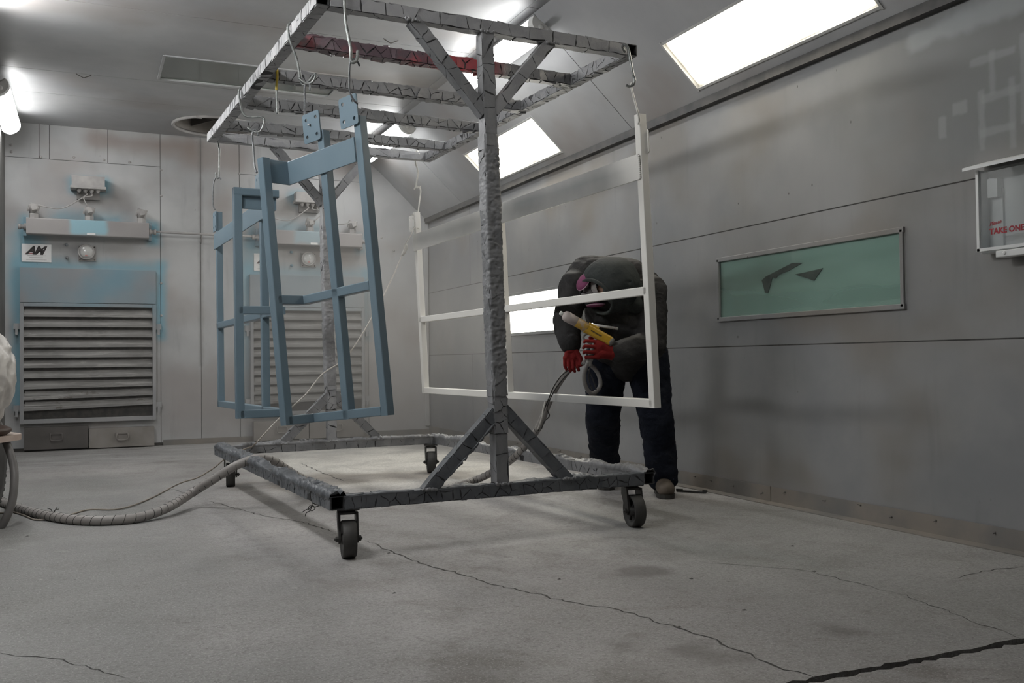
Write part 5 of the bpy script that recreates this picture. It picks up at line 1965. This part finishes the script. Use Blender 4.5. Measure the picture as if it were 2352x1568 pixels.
# hoodie
b = MB()
cap = b.capsule
cap(P_['pelvis'] + UP * 0.02, 0.150, P_['belly'], 0.165, 18)
cap(P_['belly'], 0.165, P_['chest'], 0.185, 18)
cap(P_['belly'] + UP * 0.06 + v3((-0.067, 0.096, 0.002)), 0.14, P_['chest'] + v3((0.023, 0.098, 0.042)), 0.16, 18)
cap((2.828, 5.249, 1.344), 0.105, (3.198, 5.072, 1.303), 0.112, 18)
cap((2.903, 5.258, 1.387), 0.140, (3.124, 5.159, 1.363), 0.146, 18)
cap((2.816, 5.255, 1.308), 0.115, (2.898, 5.249, 1.387), 0.135, 18)
cap((3.194, 5.118, 1.306), 0.14, (3.248, 5.132, 1.053), 0.12, 18)
cap(P_['neck'] + UP * 0.01, 0.10, P_['chest'], 0.14)
# loose front panel hanging below the chest
cap((2.925, 5.122, 1.119), 0.05, (3.025, 5.218, 0.944), 0.10)
cap((3.061, 5.061, 1.104), 0.085, (3.133, 5.159, 0.915), 0.13)
cap(P_['shR'], 0.094, P_['elR'], 0.079, 16)
cap(P_['elR'], 0.079, P_['wrR'] - (P_['wrR'] - P_['elR']) * 0.12, 0.062, 16)
cap(P_['elR'] * 0.35 + P_['wrR'] * 0.65, 0.066, P_['elR'] * 0.2 + P_['wrR'] * 0.8, 0.064)
cap(P_['shL'], 0.105, P_['elL'] * 0.6 + P_['shL'] * 0.4, 0.092, 16)
cap(P_['elL'] * 0.6 + P_['shL'] * 0.4, 0.092, P_['elL'], 0.085, 16)
cap(P_['elL'], 0.085, P_['wrL'] - (P_['wrL'] - P_['elL']) * 0.10, 0.062, 16)
cap(P_['pelvis'] - UP * 0.02, 0.168, P_['pelvis'] - UP * 0.05, 0.162, 18)
cap(P_['hipL'] + UP * 0.06, 0.125, P_['pelvis'] + UP * 0.05, 0.15)
cap(P_['hipR'] + UP * 0.06, 0.115, P_['pelvis'] + UP * 0.05, 0.15)
hoodie = fuse(b.build('hoodie', m_jack, person), 0.012, 5)
rumple(hoodie, 0.008, 6.0, 3, (1, 1, 1.6), True)
rumple(hoodie, 0.006, 16.0, 8, (1, 1, 2.0), True)
for a, w_, r_ in (('elR', 'wrR', 0.062), ('elL', 'wrL', 0.061)):
    m = MB()
    d = unit(P_[w_] - P_[a])
    e = P_[w_] - d * 0.015
    m.lathe([(r_ - 0.014, -0.075), (r_, -0.065), (r_ + 0.002, -0.03), (r_ - 0.004, 0.0), (r_ - 0.012, 0.004), (r_ - 0.014, -0.02)], e, d, 22)
    m.build('cuff', m_jack, hoodie)

# hood: an open shell round the head with a thick rim
m = MB()
hc = v3((2.937, 5.024, 1.337)) + Fd * 0.02
b2 = MB()
b2.ellipsoid(hc, Fd * 0.185, Ld * 0.172, Ud * 0.186, 40, 26, cut=lambda x, y, z: x > 0.72 and z < 0.6)
b2.build('hood', m_hood, hoodie)
hood = [o for o in hoodie.children if o.name.startswith('hood')][-1]
hm = hood.modifiers.new('s', 'SOLIDIFY')
hm.thickness = 0.014
hm.offset = -1
bake_mods(hood)
rumple(hood, 0.012, 6.0, 12, (1, 1, 1), False)
rr_ = []
for t in np.linspace(0, 2 * PI, 41):
    q = math.sqrt(1 - 0.72 ** 2)
    rr_.append(hc + Fd * 0.185 * 0.71 + Ld * 0.172 * q * math.cos(t) + Ud * 0.186 * q * math.sin(t))
m.tube(rr_, 0.011, 8, closed=False)
m.build('hood_hem', m_hood, hoodie)
m = MB()
b3 = MB()
b3.capsule((3.095, 4.998, 1.311), 0.05, (3.144, 4.999, 1.237), 0.045)
b3.capsule((2.974, 5.043, 1.237), 0.055, (3.084, 4.994, 1.209), 0.06)
q = fuse(b3.build('hood_fold', m_hood, hoodie), 0.012, 3)

# respirator with two magenta filters, and clear safety glasses
m = MB()
mc = H + Fd * 0.105 - Ud * 0.045
m.ellipsoid(mc, Fd * 0.045, Ld * 0.048, Ud * 0.052)
m.lathe([(0.030, 0), (0.030, 0.020), (0.022, 0.026)], mc + Fd * 0.035 - Ud * 0.004, Fd, 16)
for k in (-1, 1):
    m.capsule(mc + Ld * k * 0.03 - Fd * 0.002, 0.020, mc + Ld * k * 0.062 - Fd * 0.006, 0.024)
    m.tube(smooth_path([mc + Ld * k * 0.045, H + Ld * k * 0.085 - Ud * 0.02, H + Ld * k * 0.09 - Fd * 0.05], 5), 0.006, 6)
mask = m.build('respirator', paint('mask_rubber', (0.07, 0.065, 0.068), (0.13, 0.12, 0.12), 20, 0.5), person)
pink = paint('filter_magenta', (0.11, 0.016, 0.058), (0.15, 0.024, 0.085), 18, 0.8)
for k in (-1, 1):
    m = MB()
    ax = unit(Ld * k + Fd * 0.60)
    m.lathe([(0.036, 0.0), (0.052, 0.004), (0.057, 0.010), (0.055, 0.016), (0.034, 0.022), (0.010, 0.023)], mc + Ld * k * 0.075 + Fd * 0.004, ax, 26)
    m.build('filter', pink, mask)
    m = MB()
    m.tube([mc + Ld * k * 0.075 + Fd * 0.004 + ax * 0.008 + (unit(np.cross(ax, Ud)) * math.cos(t) + unit(np.cross(ax, np.cross(ax, Ud))) * math.sin(t)) * 0.057 for t in np.linspace(0, 2 * PI, 33)], 0.0035, 6, closed=False)
    m.build('filter_rim', paint('filter_rim', (0.28, 0.16, 0.22), (0.34, 0.22, 0.27), 10, 0.8), mask)
m = MB()
V, F = [], []
for i, t in enumerate(np.linspace(-1.15, 1.15, 15)):
    for z in (0.048, -0.004):
        V.append(H + Fd * (0.018 + 0.105 * math.cos(t)) + Ld * 0.092 * math.sin(t) + Ud * z)
F = [(2 * i, 2 * i + 1, 2 * i + 3, 2 * i + 2) for i in range(14)]
m.add(V, F, True)
m.build('safety_glasses', paint('dusty_glasses', (0.20, 0.19, 0.19), (0.32, 0.31, 0.31), 30, 0.25), person)

# jeans
b = MB()
cap = b.capsule
cap(P_['hipR'] + UP * 0.04, 0.125, P_['hipL'] + UP * 0.04, 0.128, 18)
for s_, rh, rk, ra in (('R', 0.132, 0.103, 0.090), ('L', 0.128, 0.100, 0.088)):
    cap(P_['hip' + s_], rh, P_['kn' + s_], rk, 18)
    cap(P_['kn' + s_], rk, P_['an' + s_], ra, 18)
    cap(P_['kn' + s_] * 0.4 + P_['an' + s_] * 0.6, 0.092, P_['an' + s_] - UP * 0.002, 0.094, 18)
jeans = fuse(b.build('jeans', m_jean, person), 0.012, 5)
rumple(jeans, 0.012, 5.0, 21, (1, 1, 1.4), True)
rumple(jeans, 0.006, 13.0, 27, (1, 1, 2.2), True)

# boots
for s_, yaw in (('R', (-0.46, -0.89)), ('L', (-0.42, -0.91))):
    fd = unit((yaw[0], yaw[1], 0))
    sd = np.cross(UP, fd)
    a = P_['an' + s_].copy()
    g = v3((a[0], a[1], 0))
    b = MB()
    b.capsule(a - UP * 0.01, 0.062, g + UP * 0.075 - fd * 0.015, 0.060)
    b.capsule(g + UP * 0.062 - fd * 0.03, 0.052, g + UP * 0.066 + fd * 0.08, 0.056)
    b.capsule(g + UP * 0.058 + fd * 0.07, 0.054, g + UP * 0.056 + fd * 0.15, 0.052)
    b.ellipsoid(g + UP * 0.056 + fd * 0.155, fd * 0.058, sd * 0.057, UP * 0.052)
    boot = fuse(b.build('boot', m_boot, person), 0.007, 5)
    m = MB()
    sole = [(-0.085, 0.034), (-0.07, 0.044), (0.0, 0.044), (0.08, 0.054), (0.14, 0.058), (0.19, 0.046), (0.218, 0.018)]
    out = sole + [(x, -y) for x, y in sole[::-1]]
    m.plate(out, [], g + UP * 0.001, fd, sd, 0.026)
    m.build('sole', m_sole, boot)

# gloves: palm, four separate fingers and a thumb each


def glove(name, palm, fingers, thumb, wrist):
    b = MB()
    for (p, ra), (q, rb) in palm:
        b.capsule(p, ra, q, rb, 14)
    for f in fingers:
        rad = (0.0125, 0.0112, 0.0104, 0.0096)
        for i in range(len(f) - 1):
            b.capsule(f[i], rad[i], f[i + 1], rad[i + 1], 10)
    for i in range(len(thumb) - 1):
        b.capsule(thumb[i], 0.0165 - 0.002 * i, thumb[i + 1], 0.0145 - 0.002 * i, 10)
    o = fuse(b.build(name, m_glove, person), 0.0036, 2)
    m = MB()
    m.lathe([(0.036, -0.01), (0.041, 0.0), (0.040, 0.04), (0.036, 0.05)], wrist[0], unit(v3(wrist[1]) - v3(wrist[0])), 18)
    m.build('glove_cuff', m_glove, o)
    return o


# right glove: hanging down over the hose
kn = [(2.662, 5.136, 0.876), (2.677, 5.113, 0.865), (2.699, 5.098, 0.862), (2.725, 5.092, 0.867)]
fm = [(2.655, 5.124, 0.841), (2.672, 5.1, 0.83), (2.694, 5.085, 0.825), (2.72, 5.078, 0.833)]
ft = [(2.667, 5.124, 0.815), (2.682, 5.101, 0.807), (2.706, 5.091, 0.804), (2.73, 5.085, 0.811)]
fe = [(2.686, 5.132, 0.812), (2.701, 5.115, 0.809), (2.72, 5.106, 0.809), (2.737, 5.098, 0.816)]
wr = v3((2.703, 5.127, 0.95))
glove('glove', [((wr, 0.036), (v3((2.681, 5.127, 0.897)), 0.026)), ((wr, 0.036), (v3((2.711, 5.103, 0.896)), 0.028)), ((v3((2.669, 5.133, 0.886)), 0.020), (v3((2.723, 5.098, 0.88)), 0.020))],
      [[v3(a) * 0.6 + wr * 0.4, v3(a), v3(c), v3(d)] for a, c, d in zip(kn, fm, ft)], [v3((2.718, 5.088, 0.923)), v3((2.735, 5.07, 0.885)), v3((2.737, 5.07, 0.843))], ((2.705, 5.131, 0.958), (2.701, 5.123, 0.923)))
# left glove: fist round the gun handle, fingers stacked
wr = v3((2.891, 4.945, 0.909))
kn = [(2.766, 4.945, 0.983), (2.756, 4.944, 0.952), (2.756, 4.945, 0.918), (2.766, 4.947, 0.889)]
fm = [(2.711, 4.958, 0.986), (2.704, 4.957, 0.955), (2.701, 4.958, 0.921), (2.713, 4.959, 0.89)]
ft = [(2.716, 4.984, 0.979), (2.711, 4.986, 0.945), (2.713, 4.986, 0.914), (2.725, 4.981, 0.885)]
fe = [(2.747, 4.986, 0.973), (2.742, 4.989, 0.94), (2.742, 4.99, 0.911), (2.752, 4.986, 0.885)]
glove('glove', [((wr, 0.040), (v3((2.806, 4.943, 0.954)), 0.034)), ((wr, 0.040), (v3((2.811, 4.942, 0.91)), 0.032)), ((v3((2.79, 4.945, 0.972)), 0.024), (v3((2.789, 4.947, 0.894)), 0.022))],
      [[v3(a) * 0.5 + v3((2.818, 4.939, 0.933)) * 0.5, v3(a), v3(c), v3(d)] for a, c, d in zip(kn, fm, ft)], [v3((2.833, 4.948, 0.967)), v3((2.802, 4.977, 0.999)), v3((2.764, 4.994, 1.005))], ((2.907, 4.943, 0.906), (2.866, 4.945, 0.912)))

# ------------------------------------------------------------------ spray gun, held in the left hand
tip, tail = v3((2.569, 5.013, 1.156)), v3((2.878, 4.922, 0.977))
ga = unit(tail - tip)
GL = np.linalg.norm(tail - tip)
gu = unit(UP - ga * ga[2])
gs = np.cross(ga, gu)
gun = thing('spray_gun', 'yellow and white powder spray gun held in the red left glove', 'spray gun', tip * 0.5 + tail * 0.5 - UP * 0.08)
m_gy = paint('gun_yellow', (0.46, 0.27, 0.02), (0.55, 0.33, 0.03), 12, 0.35)
t_ = NT('gun_yellow_dusted')
m_gd = t_.done(t_.mix(t_.ramp(t_.noise(22, 4, 0.6), 0.42, 0.6), (0.50, 0.30, 0.03, 1), (0.42, 0.34, 0.27, 1)), 0.5)
m_gw = paint('gun_dusty_white', (0.40, 0.35, 0.335), (0.52, 0.46, 0.44), 14, 0.6)
m_gt = paint('gun_nozzle_white', (0.62, 0.64, 0.60), (0.70, 0.72, 0.68), 20, 0.5)
m_gg = paint('gun_grey', (0.16, 0.155, 0.145), (0.22, 0.21, 0.20), 14, 0.5)
m = MB()
m.lathe([(0.009, 0.0), (0.012, 0.002), (0.012, 0.022), (0.009, 0.024)], tip, ga, 14)
m.build('nozzle', m_gt, gun)
m = MB()
m.lathe([(0.012, 0.020), (0.026, 0.030), (0.032, 0.045), (0.032, 0.060), (0.030, 0.115)], tip, ga, 20)
m.build('barrel_sleeve', m_gw, gun)
m = MB()
m.lathe([(0.0295, 0.112), (0.0305, 0.118), (0.0305, 0.185), (0.027, 0.190)], tip, ga, 20)
m.build('barrel_collar', m_gd, gun)
m = MB()
prof = rounded_rect(0.052, 0.058, 0.018, 5)
m.beam(tip + ga * 0.180 - gu * 0.004, tip + ga * (GL - 0.02) - gu * 0.004, 0.050, 0.060, gu, 0.018, 5)
m.beam(tip + ga * 0.188 + gu * 0.022, tip + ga * 0.250 + gu * 0.026, 0.040, 0.026, gu, 0.010, 5)
m.build('housing', m_gy, gun)
m = MB()
m.lathe([(0.028, 0), (0.030, 0.01), (0.026, 0.022), (0.014, 0.030)], tail - ga * 0.026 - gu * 0.004, ga, 18)
m.build('end_cap', m_gg, gun)
m = MB()
hp, hq = v3((2.792, 4.96, 0.999)), v3((2.744, 4.979, 0.858))
m.capsule(hp, 0.020, hq, 0.018, 14)
m.build('handle', m_gg, gun)
m = MB()
m.tube(smooth_path([(2.73, 4.965, 1.03), (2.704, 4.972, 1.015), (2.708, 4.968, 0.994), (2.746, 4.952, 0.968)], 6), 0.008, 8)
m.build('trigger', m_gg, gun)
m = MB()
for k in range(12):
    c = tip + ga * (0.215 + 0.0062 * k) - gu * 0.006
    n_ = -unit(v3((0.41, 0.912, 0.02)))
    n_ = unit(n_ - ga * np.dot(n_, ga) - gu * np.dot(n_, gu))
    m.cbox(c + n_ * 0.0253, 0.0045, 0.007 + 0.003 * (k % 2), 0.0012, ga, gu, n_)
m.build('lettering', M['ink'], gun)
la, lb_ = v3((2.761, 4.955, 1.082)), v3((2.907, 4.912, 1.058))
m = MB()
m.tube([la, lb_], 0.0085, 12)
m.build('torch_body', paint('torch_grey', (0.42, 0.41, 0.40), (0.5, 0.49, 0.48), 12, 0.4), gun)
m = MB()
ld = unit(lb_ - la)
m.lathe([(0.0095, -0.004), (0.0095, 0.001), (0.004, 0.002)], la - ld * 0.004, ld, 12)
m.build('torch_lens', glow('torch_light', (1.0, 0.97, 0.85), 60.0), gun)
m = MB()
m.lathe([(0.0089, 0), (0.0089, 0.003)], la + (lb_ - la) * 0.86, ld, 12)
m.build('red_band', M['ink_red'], gun)
m = MB()
m.tube(smooth_path([la + ld * 0.05, tip + ga * 0.24 + gu * 0.04, tip + ga * 0.25 + gu * 0.03], 4), 0.004, 6)
m.build('torch_clip', m_gg, gun)
m = MB()
m.sphere(tail + gu * 0.012 - ga * 0.005, 0.0025, 8, 6)
m.build('status_lamp', glow('green_led', (0.1, 1.0, 0.2), 6.0), gun)

# ------------------------------------------------------------------ hoses and wires
m = MB()
hp1 = [(-0.62, 7.05, 0.05), (-0.5, 6.776, 0.026), (-0.353, 6.322, 0.026), (-0.202, 5.975, 0.026), (-0.044, 5.726, 0.026), (0.108, 5.63, 0.026), (0.264, 5.647, 0.028), (0.422, 5.788, 0.05),
       (0.58, 6.063, 0.09), (0.697, 5.975, 0.175), (0.805, 5.925, 0.247), (0.894, 5.917, 0.283), (0.971, 5.915, 0.295), (1.059, 5.964, 0.264), (1.164, 6.072, 0.193), (1.281, 6.131, 0.119), (1.456, 6.154, 0.026), (1.579, 5.652, 0.026), (1.898, 5.688, 0.026), (2.236, 5.965, 0.026), (2.468, 6.192, 0.03)]
hp2 = [(2.558, 6.127, 0.077), (2.589, 5.892, 0.171), (2.581, 5.674, 0.255), (2.596, 5.556, 0.332), (2.642, 5.467, 0.448), (2.659, 5.391, 0.568), (2.671, 5.295, 0.686), (2.694, 5.206, 0.779), (2.715, 5.152, 0.824), (2.749, 5.114, 0.848), (2.757, 5.045, 0.859)]
path = smooth_path(hp1 + hp2, 10)
rad = [0.0265] * (len(hp1) * 10 - 12)
rad = rad + list(np.linspace(0.0265, 0.018, len(path) - len(rad)))
hose = thing('spray_hose', 'thick grey spiral-wrapped hose from the floor over the left base rail to the person', 'hose', (0.5, 5.7, 0.0))
m.tube(path, rad, 14)
m.build('hose', M['hose'], hose)
# helical gap of the wrap, as a thin dark cord let into the surface
acc, last, wraps = 0.0, path[0], MB()
P = np.array(path)
T = np.gradient(P, axis=0)
seg = np.linalg.norm(np.diff(P, axis=0), axis=1)
L_ = np.concatenate([[0], np.cumsum(seg)])
sv = np.arange(0.05, L_[int(len(P) * 0.80)], 0.055)
for s0 in sv:
    pts = []
    for t in np.linspace(0, 2 * PI * 0.8, 14):
        sp = s0 + t / (2 * PI) * 0.05
        p = np.array([np.interp(sp, L_, P[:, i]) for i in range(3)])
        d = unit([np.interp(sp, L_, T[:, i]) for i in range(3)])
        r_ = np.interp(sp, L_, rad)
        u = unit(np.cross(d, UP + 1e-3))
        w = np.cross(u, d)
        pts.append(p + (u * math.cos(t + s0 * 3) + w * math.sin(t + s0 * 3)) * (r_ + 0.0002))
    wraps.tube(pts, 0.0016, 5)
wraps.build('wrap_seam', M['groove'], hose, kind='stuff')
m = MB()
q = v3((-0.175, 5.956, 0.012))
for pts in ([(0, 0, 0.02), (0.01, 0, 0.045), (0.03, 0, 0.05)], [(0, 0, 0.02), (-0.01, 0, 0.05), (-0.03, 0, 0.06)], [(0, 0, 0.03), (0.02, 0, 0.06)]):
    m.tube([q + v3(p) for p in pts], 0.0025, 6)
m.build('tie', M['cable'], hose)

# loops of hose and thin cables under the gun
m = MB()
m.tube(smooth_path([(2.744, 4.979, 0.864), (2.728, 4.982, 0.833), (2.716, 4.988, 0.791), (2.716, 4.989, 0.744), (2.732, 4.988, 0.7), (2.758, 4.982, 0.673), (2.792, 4.978, 0.683), (2.818, 4.976, 0.721), (2.816, 4.987, 0.776), (2.795, 5.006, 0.821), (2.766, 5.035, 0.848), (2.74, 5.069, 0.853)], 8), 0.0125, 12)
lp = single(m, 'gun_hose', M['hose_dark'], 'dark grey hose looping below the spray gun handle', 'hose')
m = MB()
m.lathe([(0.010, 0), (0.012, 0.01), (0.012, 0.04), (0.008, 0.045)], (2.749, 4.971, 0.879), unit(v3((-0.093, 0.064, -0.999))), 12)
m.build('hose_fitting', m_gg, lp)
for i, pts in enumerate(([(2.749, 4.972, 0.838), (2.742, 4.982, 0.772), (2.758, 4.981, 0.707), (2.78, 4.978, 0.667)], [(2.747, 4.99, 0.817), (2.77, 4.98, 0.754), (2.787, 4.974, 0.699), (2.792, 4.978, 0.664)], [(2.73, 4.999, 0.759), (2.742, 4.994, 0.707), (2.751, 4.991, 0.67)])):
    m = MB()
    m.tube(smooth_path(list(pts) + [(2.778, 4.996, 0.649)], 5), 0.0032, 6)
    m.build('thin_cable', M['cable'], lp)
m = MB()
m.tube(smooth_path([(2.691, 5.108, 0.822), (2.636, 5.128, 0.781), (2.599, 5.163, 0.712), (2.581, 5.189, 0.648), (2.554, 5.219, 0.559), (2.54, 5.244, 0.479), (2.535, 5.258, 0.438)], 6), 0.0038, 6)
single(m, 'thin_cable', M['cable'], 'thin black cable beside the hose below the right glove, outer one', 'cable', 'thin cables running beside the hose')
m = MB()
m.tube(smooth_path([(2.698, 5.099, 0.82), (2.65, 5.128, 0.764), (2.615, 5.161, 0.706), (2.583, 5.194, 0.626), (2.571, 5.206, 0.573), (2.583, 5.196, 0.533), (2.556, 5.214, 0.498), (2.55, 5.24, 0.452)], 6), 0.0036, 6)
single(m, 'thin_cable', M['cable'], 'thin dark cable that bulges away from the hose below the white frame', 'cable', 'thin cables running beside the hose')
m = MB()
m.tube(smooth_path([(2.561, 5.204, 0.621), (2.549, 5.21, 0.573), (2.546, 5.218, 0.533), (2.533, 5.241, 0.466), (2.526, 5.251, 0.449)], 6), 0.006, 8)
single(m, 'air_tube', M['wire_white'], 'pale air tube ending beside the hose, under the white frame bottom rail', 'tube')

m = MB()
wp = [(-0.6, 6.5, 0.01), (-0.47, 6.362, 0.006), (-0.401, 6.362, 0.006), (-0.335, 6.202, 0.006), (-0.269, 5.997, 0.006), (-0.202, 5.978, 0.006), (-0.125, 6.021, 0.006), (-0.07, 6.131, 0.006), (0.012, 6.252, 0.006), (0.143, 6.182, 0.006), (0.243, 6.267, 0.008), (0.389, 6.622, 0.006), (0.533, 7.022, 0.012),
      (0.587, 6.718, 0.082), (0.68, 6.675, 0.113), (0.78, 6.684, 0.168), (0.86, 6.756, 0.216), (0.943, 6.828, 0.251), (1.042, 6.893, 0.277), (1.092, 6.924, 0.297), (1.267, 6.952, 0.47), (1.45, 6.92, 0.636), (1.525, 6.94, 0.723), (1.604, 6.957, 0.802), (1.761, 6.994, 0.897), (1.907, 7.034, 1.078), (2.056, 7.071, 1.315), (2.178, 7.122, 1.524), (2.268, 7.132, 1.713)]
m.tube(smooth_path(wp, 5), 0.0048, 6)
gw = single(m, 'ground_wire', M['wire'], 'thin grounding wire running from the floor up to the white frame', 'wire')
m = MB()
m.tube(smooth_path([(2.268, 7.132, 1.713), (2.281, 7.126, 1.74), (2.293, 7.119, 1.781), (2.293, 7.119, 1.802)], 4), 0.012, 8)
m.tube(smooth_path([(2.281, 7.126, 1.723), (2.297, 7.107, 1.766), (2.3, 7.105, 1.787)], 4), 0.008, 8)
m.tube(smooth_path([(2.293, 7.119, 1.802), (2.322, 7.116, 1.851), (2.344, 7.116, 1.886), (2.363, 7.129, 1.927), (2.407, 7.12, 1.931)], 5), 0.0042, 6)
m.build('clip', M['wire_white'], gw)

# ------------------------------------------------------------------ cart at the left edge, with its hose
CP = lambda x, y, z: v3((x, y, z))
cart = thing('feeder_cart', 'feeder cart with wooden shelf and ribbed tyre, cut off by the left picture edge', 'cart', (-0.52, 5.95, 0))
m = MB()
wcx = v3((-0.443, 6.242, 0.382)) * v3((1, 1, 0)) + v3((-0.100, -0.06, 0.30))
ax = unit((0.22, 0.97, 0))
m.lathe([(0.10, -0.035), (0.22, -0.045), (0.285, -0.04), (0.30, -0.02), (0.302, 0.0), (0.30, 0.02), (0.285, 0.04), (0.22, 0.045), (0.10, 0.035)], wcx, np.cross(UP, ax), 48)
tyre = m.build('tyre', M['caster'], cart)
m = MB()
d2 = np.cross(UP, ax)
for k in range(44):
    t = 2 * PI * k / 44
    e = ax * math.cos(t) + UP * math.sin(t)
    m.cbox(wcx + e * 0.302, 0.075, 0.016, 0.008, d2, np.cross(e, d2), e)
m.build('tread', paint('tread_grey', (0.13, 0.13, 0.13), (0.18, 0.18, 0.175), 10, 0.7), tyre, kind='stuff')
m = MB()
m.plate([(-0.74, 5.60), (-0.44, 5.72), (-0.345, 5.94), (-0.335, 5.98), (-0.345, 6.02), (-0.43, 6.25), (-0.74, 6.3)], [], (0, 0, 0.462), EX, EY, 0.032)
m.build('shelf_board', paint('pale_wood', (0.40, 0.31, 0.26), (0.50, 0.41, 0.36), 6, 0.6), cart)
m = MB()
m.ellipsoid((-0.555, 5.90, 0.515), (0.175, 0.02, 0.0), (-0.02, 0.16, 0.0), (0.03, 0, 0.045), 24, 12)
m.build('seat_pad', paint('brown_leather', (0.055, 0.032, 0.024), (0.08, 0.048, 0.036), 10, 0.5), cart)
m = MB()
m.box((-0.74, 5.62, 0.20), (-0.68, 6.2, 0.465))
m.build('side_frame', M['fork'], cart)
b = MB()
b.ellipsoid((-0.540, 5.95, 0.80), (0.150, 0.05, 0), (-0.05, 0.2, 0), (0.02, 0, 0.27), 24, 16)
b.ellipsoid((-0.56, 5.95, 0.70), (0.13, 0.05, 0), (-0.04, 0.18, 0), (0, 0, 0.20), 24, 16)
c = MB()
bag = fuse(b.build('plastic_bag', paint('bag_film', (0.50, 0.475, 0.45), (0.62, 0.59, 0.56), 5, 0.35), None), 0.012, 4)
rumple(bag, 0.022, 7, 40, (1, 1, 1), True)
rumple(bag, 0.008, 22, 44, (1, 1, 1), True)
tag(bag, 'crumpled translucent plastic bag standing on the cart at the left edge', 'bag')
m = MB()
m.tube(smooth_path([(-0.62, 5.4, 0.62), (-0.484, 5.982, 0.586), (-0.427, 5.925, 0.496), (-0.393, 5.89, 0.42), (-0.367, 5.858, 0.327), (-0.361, 5.824, 0.247), (-0.37, 5.798, 0.144), (-0.399, 5.791, 0.054), (-0.441, 5.812, -0.021), (-0.514, 5.847, -0.114)], 8), 0.021, 12)
single(m, 'cart_hose', M['hose_dark'], 'smooth dark grey hose curving down at the left picture edge', 'hose')

# ------------------------------------------------------------------ bits on the floor
m = MB()
p0, p1 = v3((3.529, 5.238, 0.008)), v3((3.649, 5.079, 0.008))
m.beam(p0, p1, 0.014, 0.012, UP, 0.003)
dd = unit(p1 - p0)
for f in (0.04, 0.16, 0.93, 0.98):
    m.cbox(p0 + (p1 - p0) * f + UP * 0.008, 0.02, 0.012, 0.012, dd, np.cross(UP, dd), UP)
single(m, 'scrap_strip', M['cable'], 'dark scrap strip lying on the floor right of the boot', 'debris')
CHIPS = ['small pale-edged chip on the floor below the hose at the left edge', 'dark chip on the open floor right of the rack, nearest the boot', 'dark chip on the floor below the wall window', 'dark chip close to the baseboard crack on the right', 'small chip on the bare floor midway to the open joint', 'chip lying on the long floor crack near the open joint', 'chip by the floor crack just in front of the front left caster', 'chip on the floor beyond the crack, below the front rail middle', 'chip on the floor in front of the front left caster, nearer the camera']
for i, q in enumerate(((-0.28, 5.472, 0), (2.189, 3.155, 0), (2.983, 3.487, -0), (2.709, 3.038, 0), (2.08, 2.682, 0), (1.76, 2.608, 0), (1.259, 4.198, -0), (1.719, 3.385, 0), (1.058, 3.465, 0))):
    m = MB()
    rr = random.Random(60 + i)
    V = [v3(q) + v3((rr.uniform(0.5, 1) * 0.012 * math.cos(t), rr.uniform(0.5, 1) * 0.012 * math.sin(t), 0)) for t in np.linspace(0, 2 * PI, 7)[:-1]]
    V += [v3(q) + v3((0.003, 0.002, 0.003))]
    m.add(V, [(k, (k + 1) % 6, 6) for k in range(6)] + [(5, 4, 3, 2, 1, 0)])
    single(m, 'paint_chip', M['seam'], CHIPS[i], 'debris', 'paint chips on the floor')

# ------------------------------------------------------------------ powder haze in the far half of the booth
hz = bpy.data.materials.new('powder_haze')
hz.use_nodes = True
nt = hz.node_tree
nt.nodes.remove(nt.nodes['Principled BSDF'])
vs = nt.nodes.new('ShaderNodeVolumeScatter')
vs.inputs['Color'].default_value = (0.97, 0.95, 0.93, 1)
vs.inputs['Anisotropy'].default_value = 0.2
gp = nt.nodes.new('ShaderNodeNewGeometry')
mp = nt.nodes.new('ShaderNodeMapping')
mp.vector_type = 'TEXTURE'
mp.inputs['Location'].default_value = (2.25, 8.9, 0.9)
mp.inputs['Scale'].default_value = (1.9, 2.3, 1.75)
ln = nt.nodes.new('ShaderNodeVectorMath')
ln.operation = 'LENGTH'
mr = nt.nodes.new('ShaderNodeMapRange')
mr.interpolation_type = 'SMOOTHSTEP'
mr.inputs['From Min'].default_value = 0.15
mr.inputs['From Max'].default_value = 1.15
mr.inputs['To Min'].default_value = HAZE
mr.inputs['To Max'].default_value = 0.006
nt.links.new(gp.outputs['Position'], mp.inputs['Vector'])
nt.links.new(mp.outputs[0], ln.inputs[0])
nt.links.new(ln.outputs['Value'], mr.inputs['Value'])
nt.links.new(mr.outputs[0], vs.inputs['Density'])
nt.links.new(vs.outputs[0], nt.nodes['Material Output'].inputs['Volume'])
m = MB()
m.box((XL + 0.05, 6.6, 0.03), (XR - 0.1, YB - 0.2, 2.5))
o = m.build('haze', hz)
tag(o, 'thin pale powder haze filling the far half of the booth', 'haze', kind='stuff')
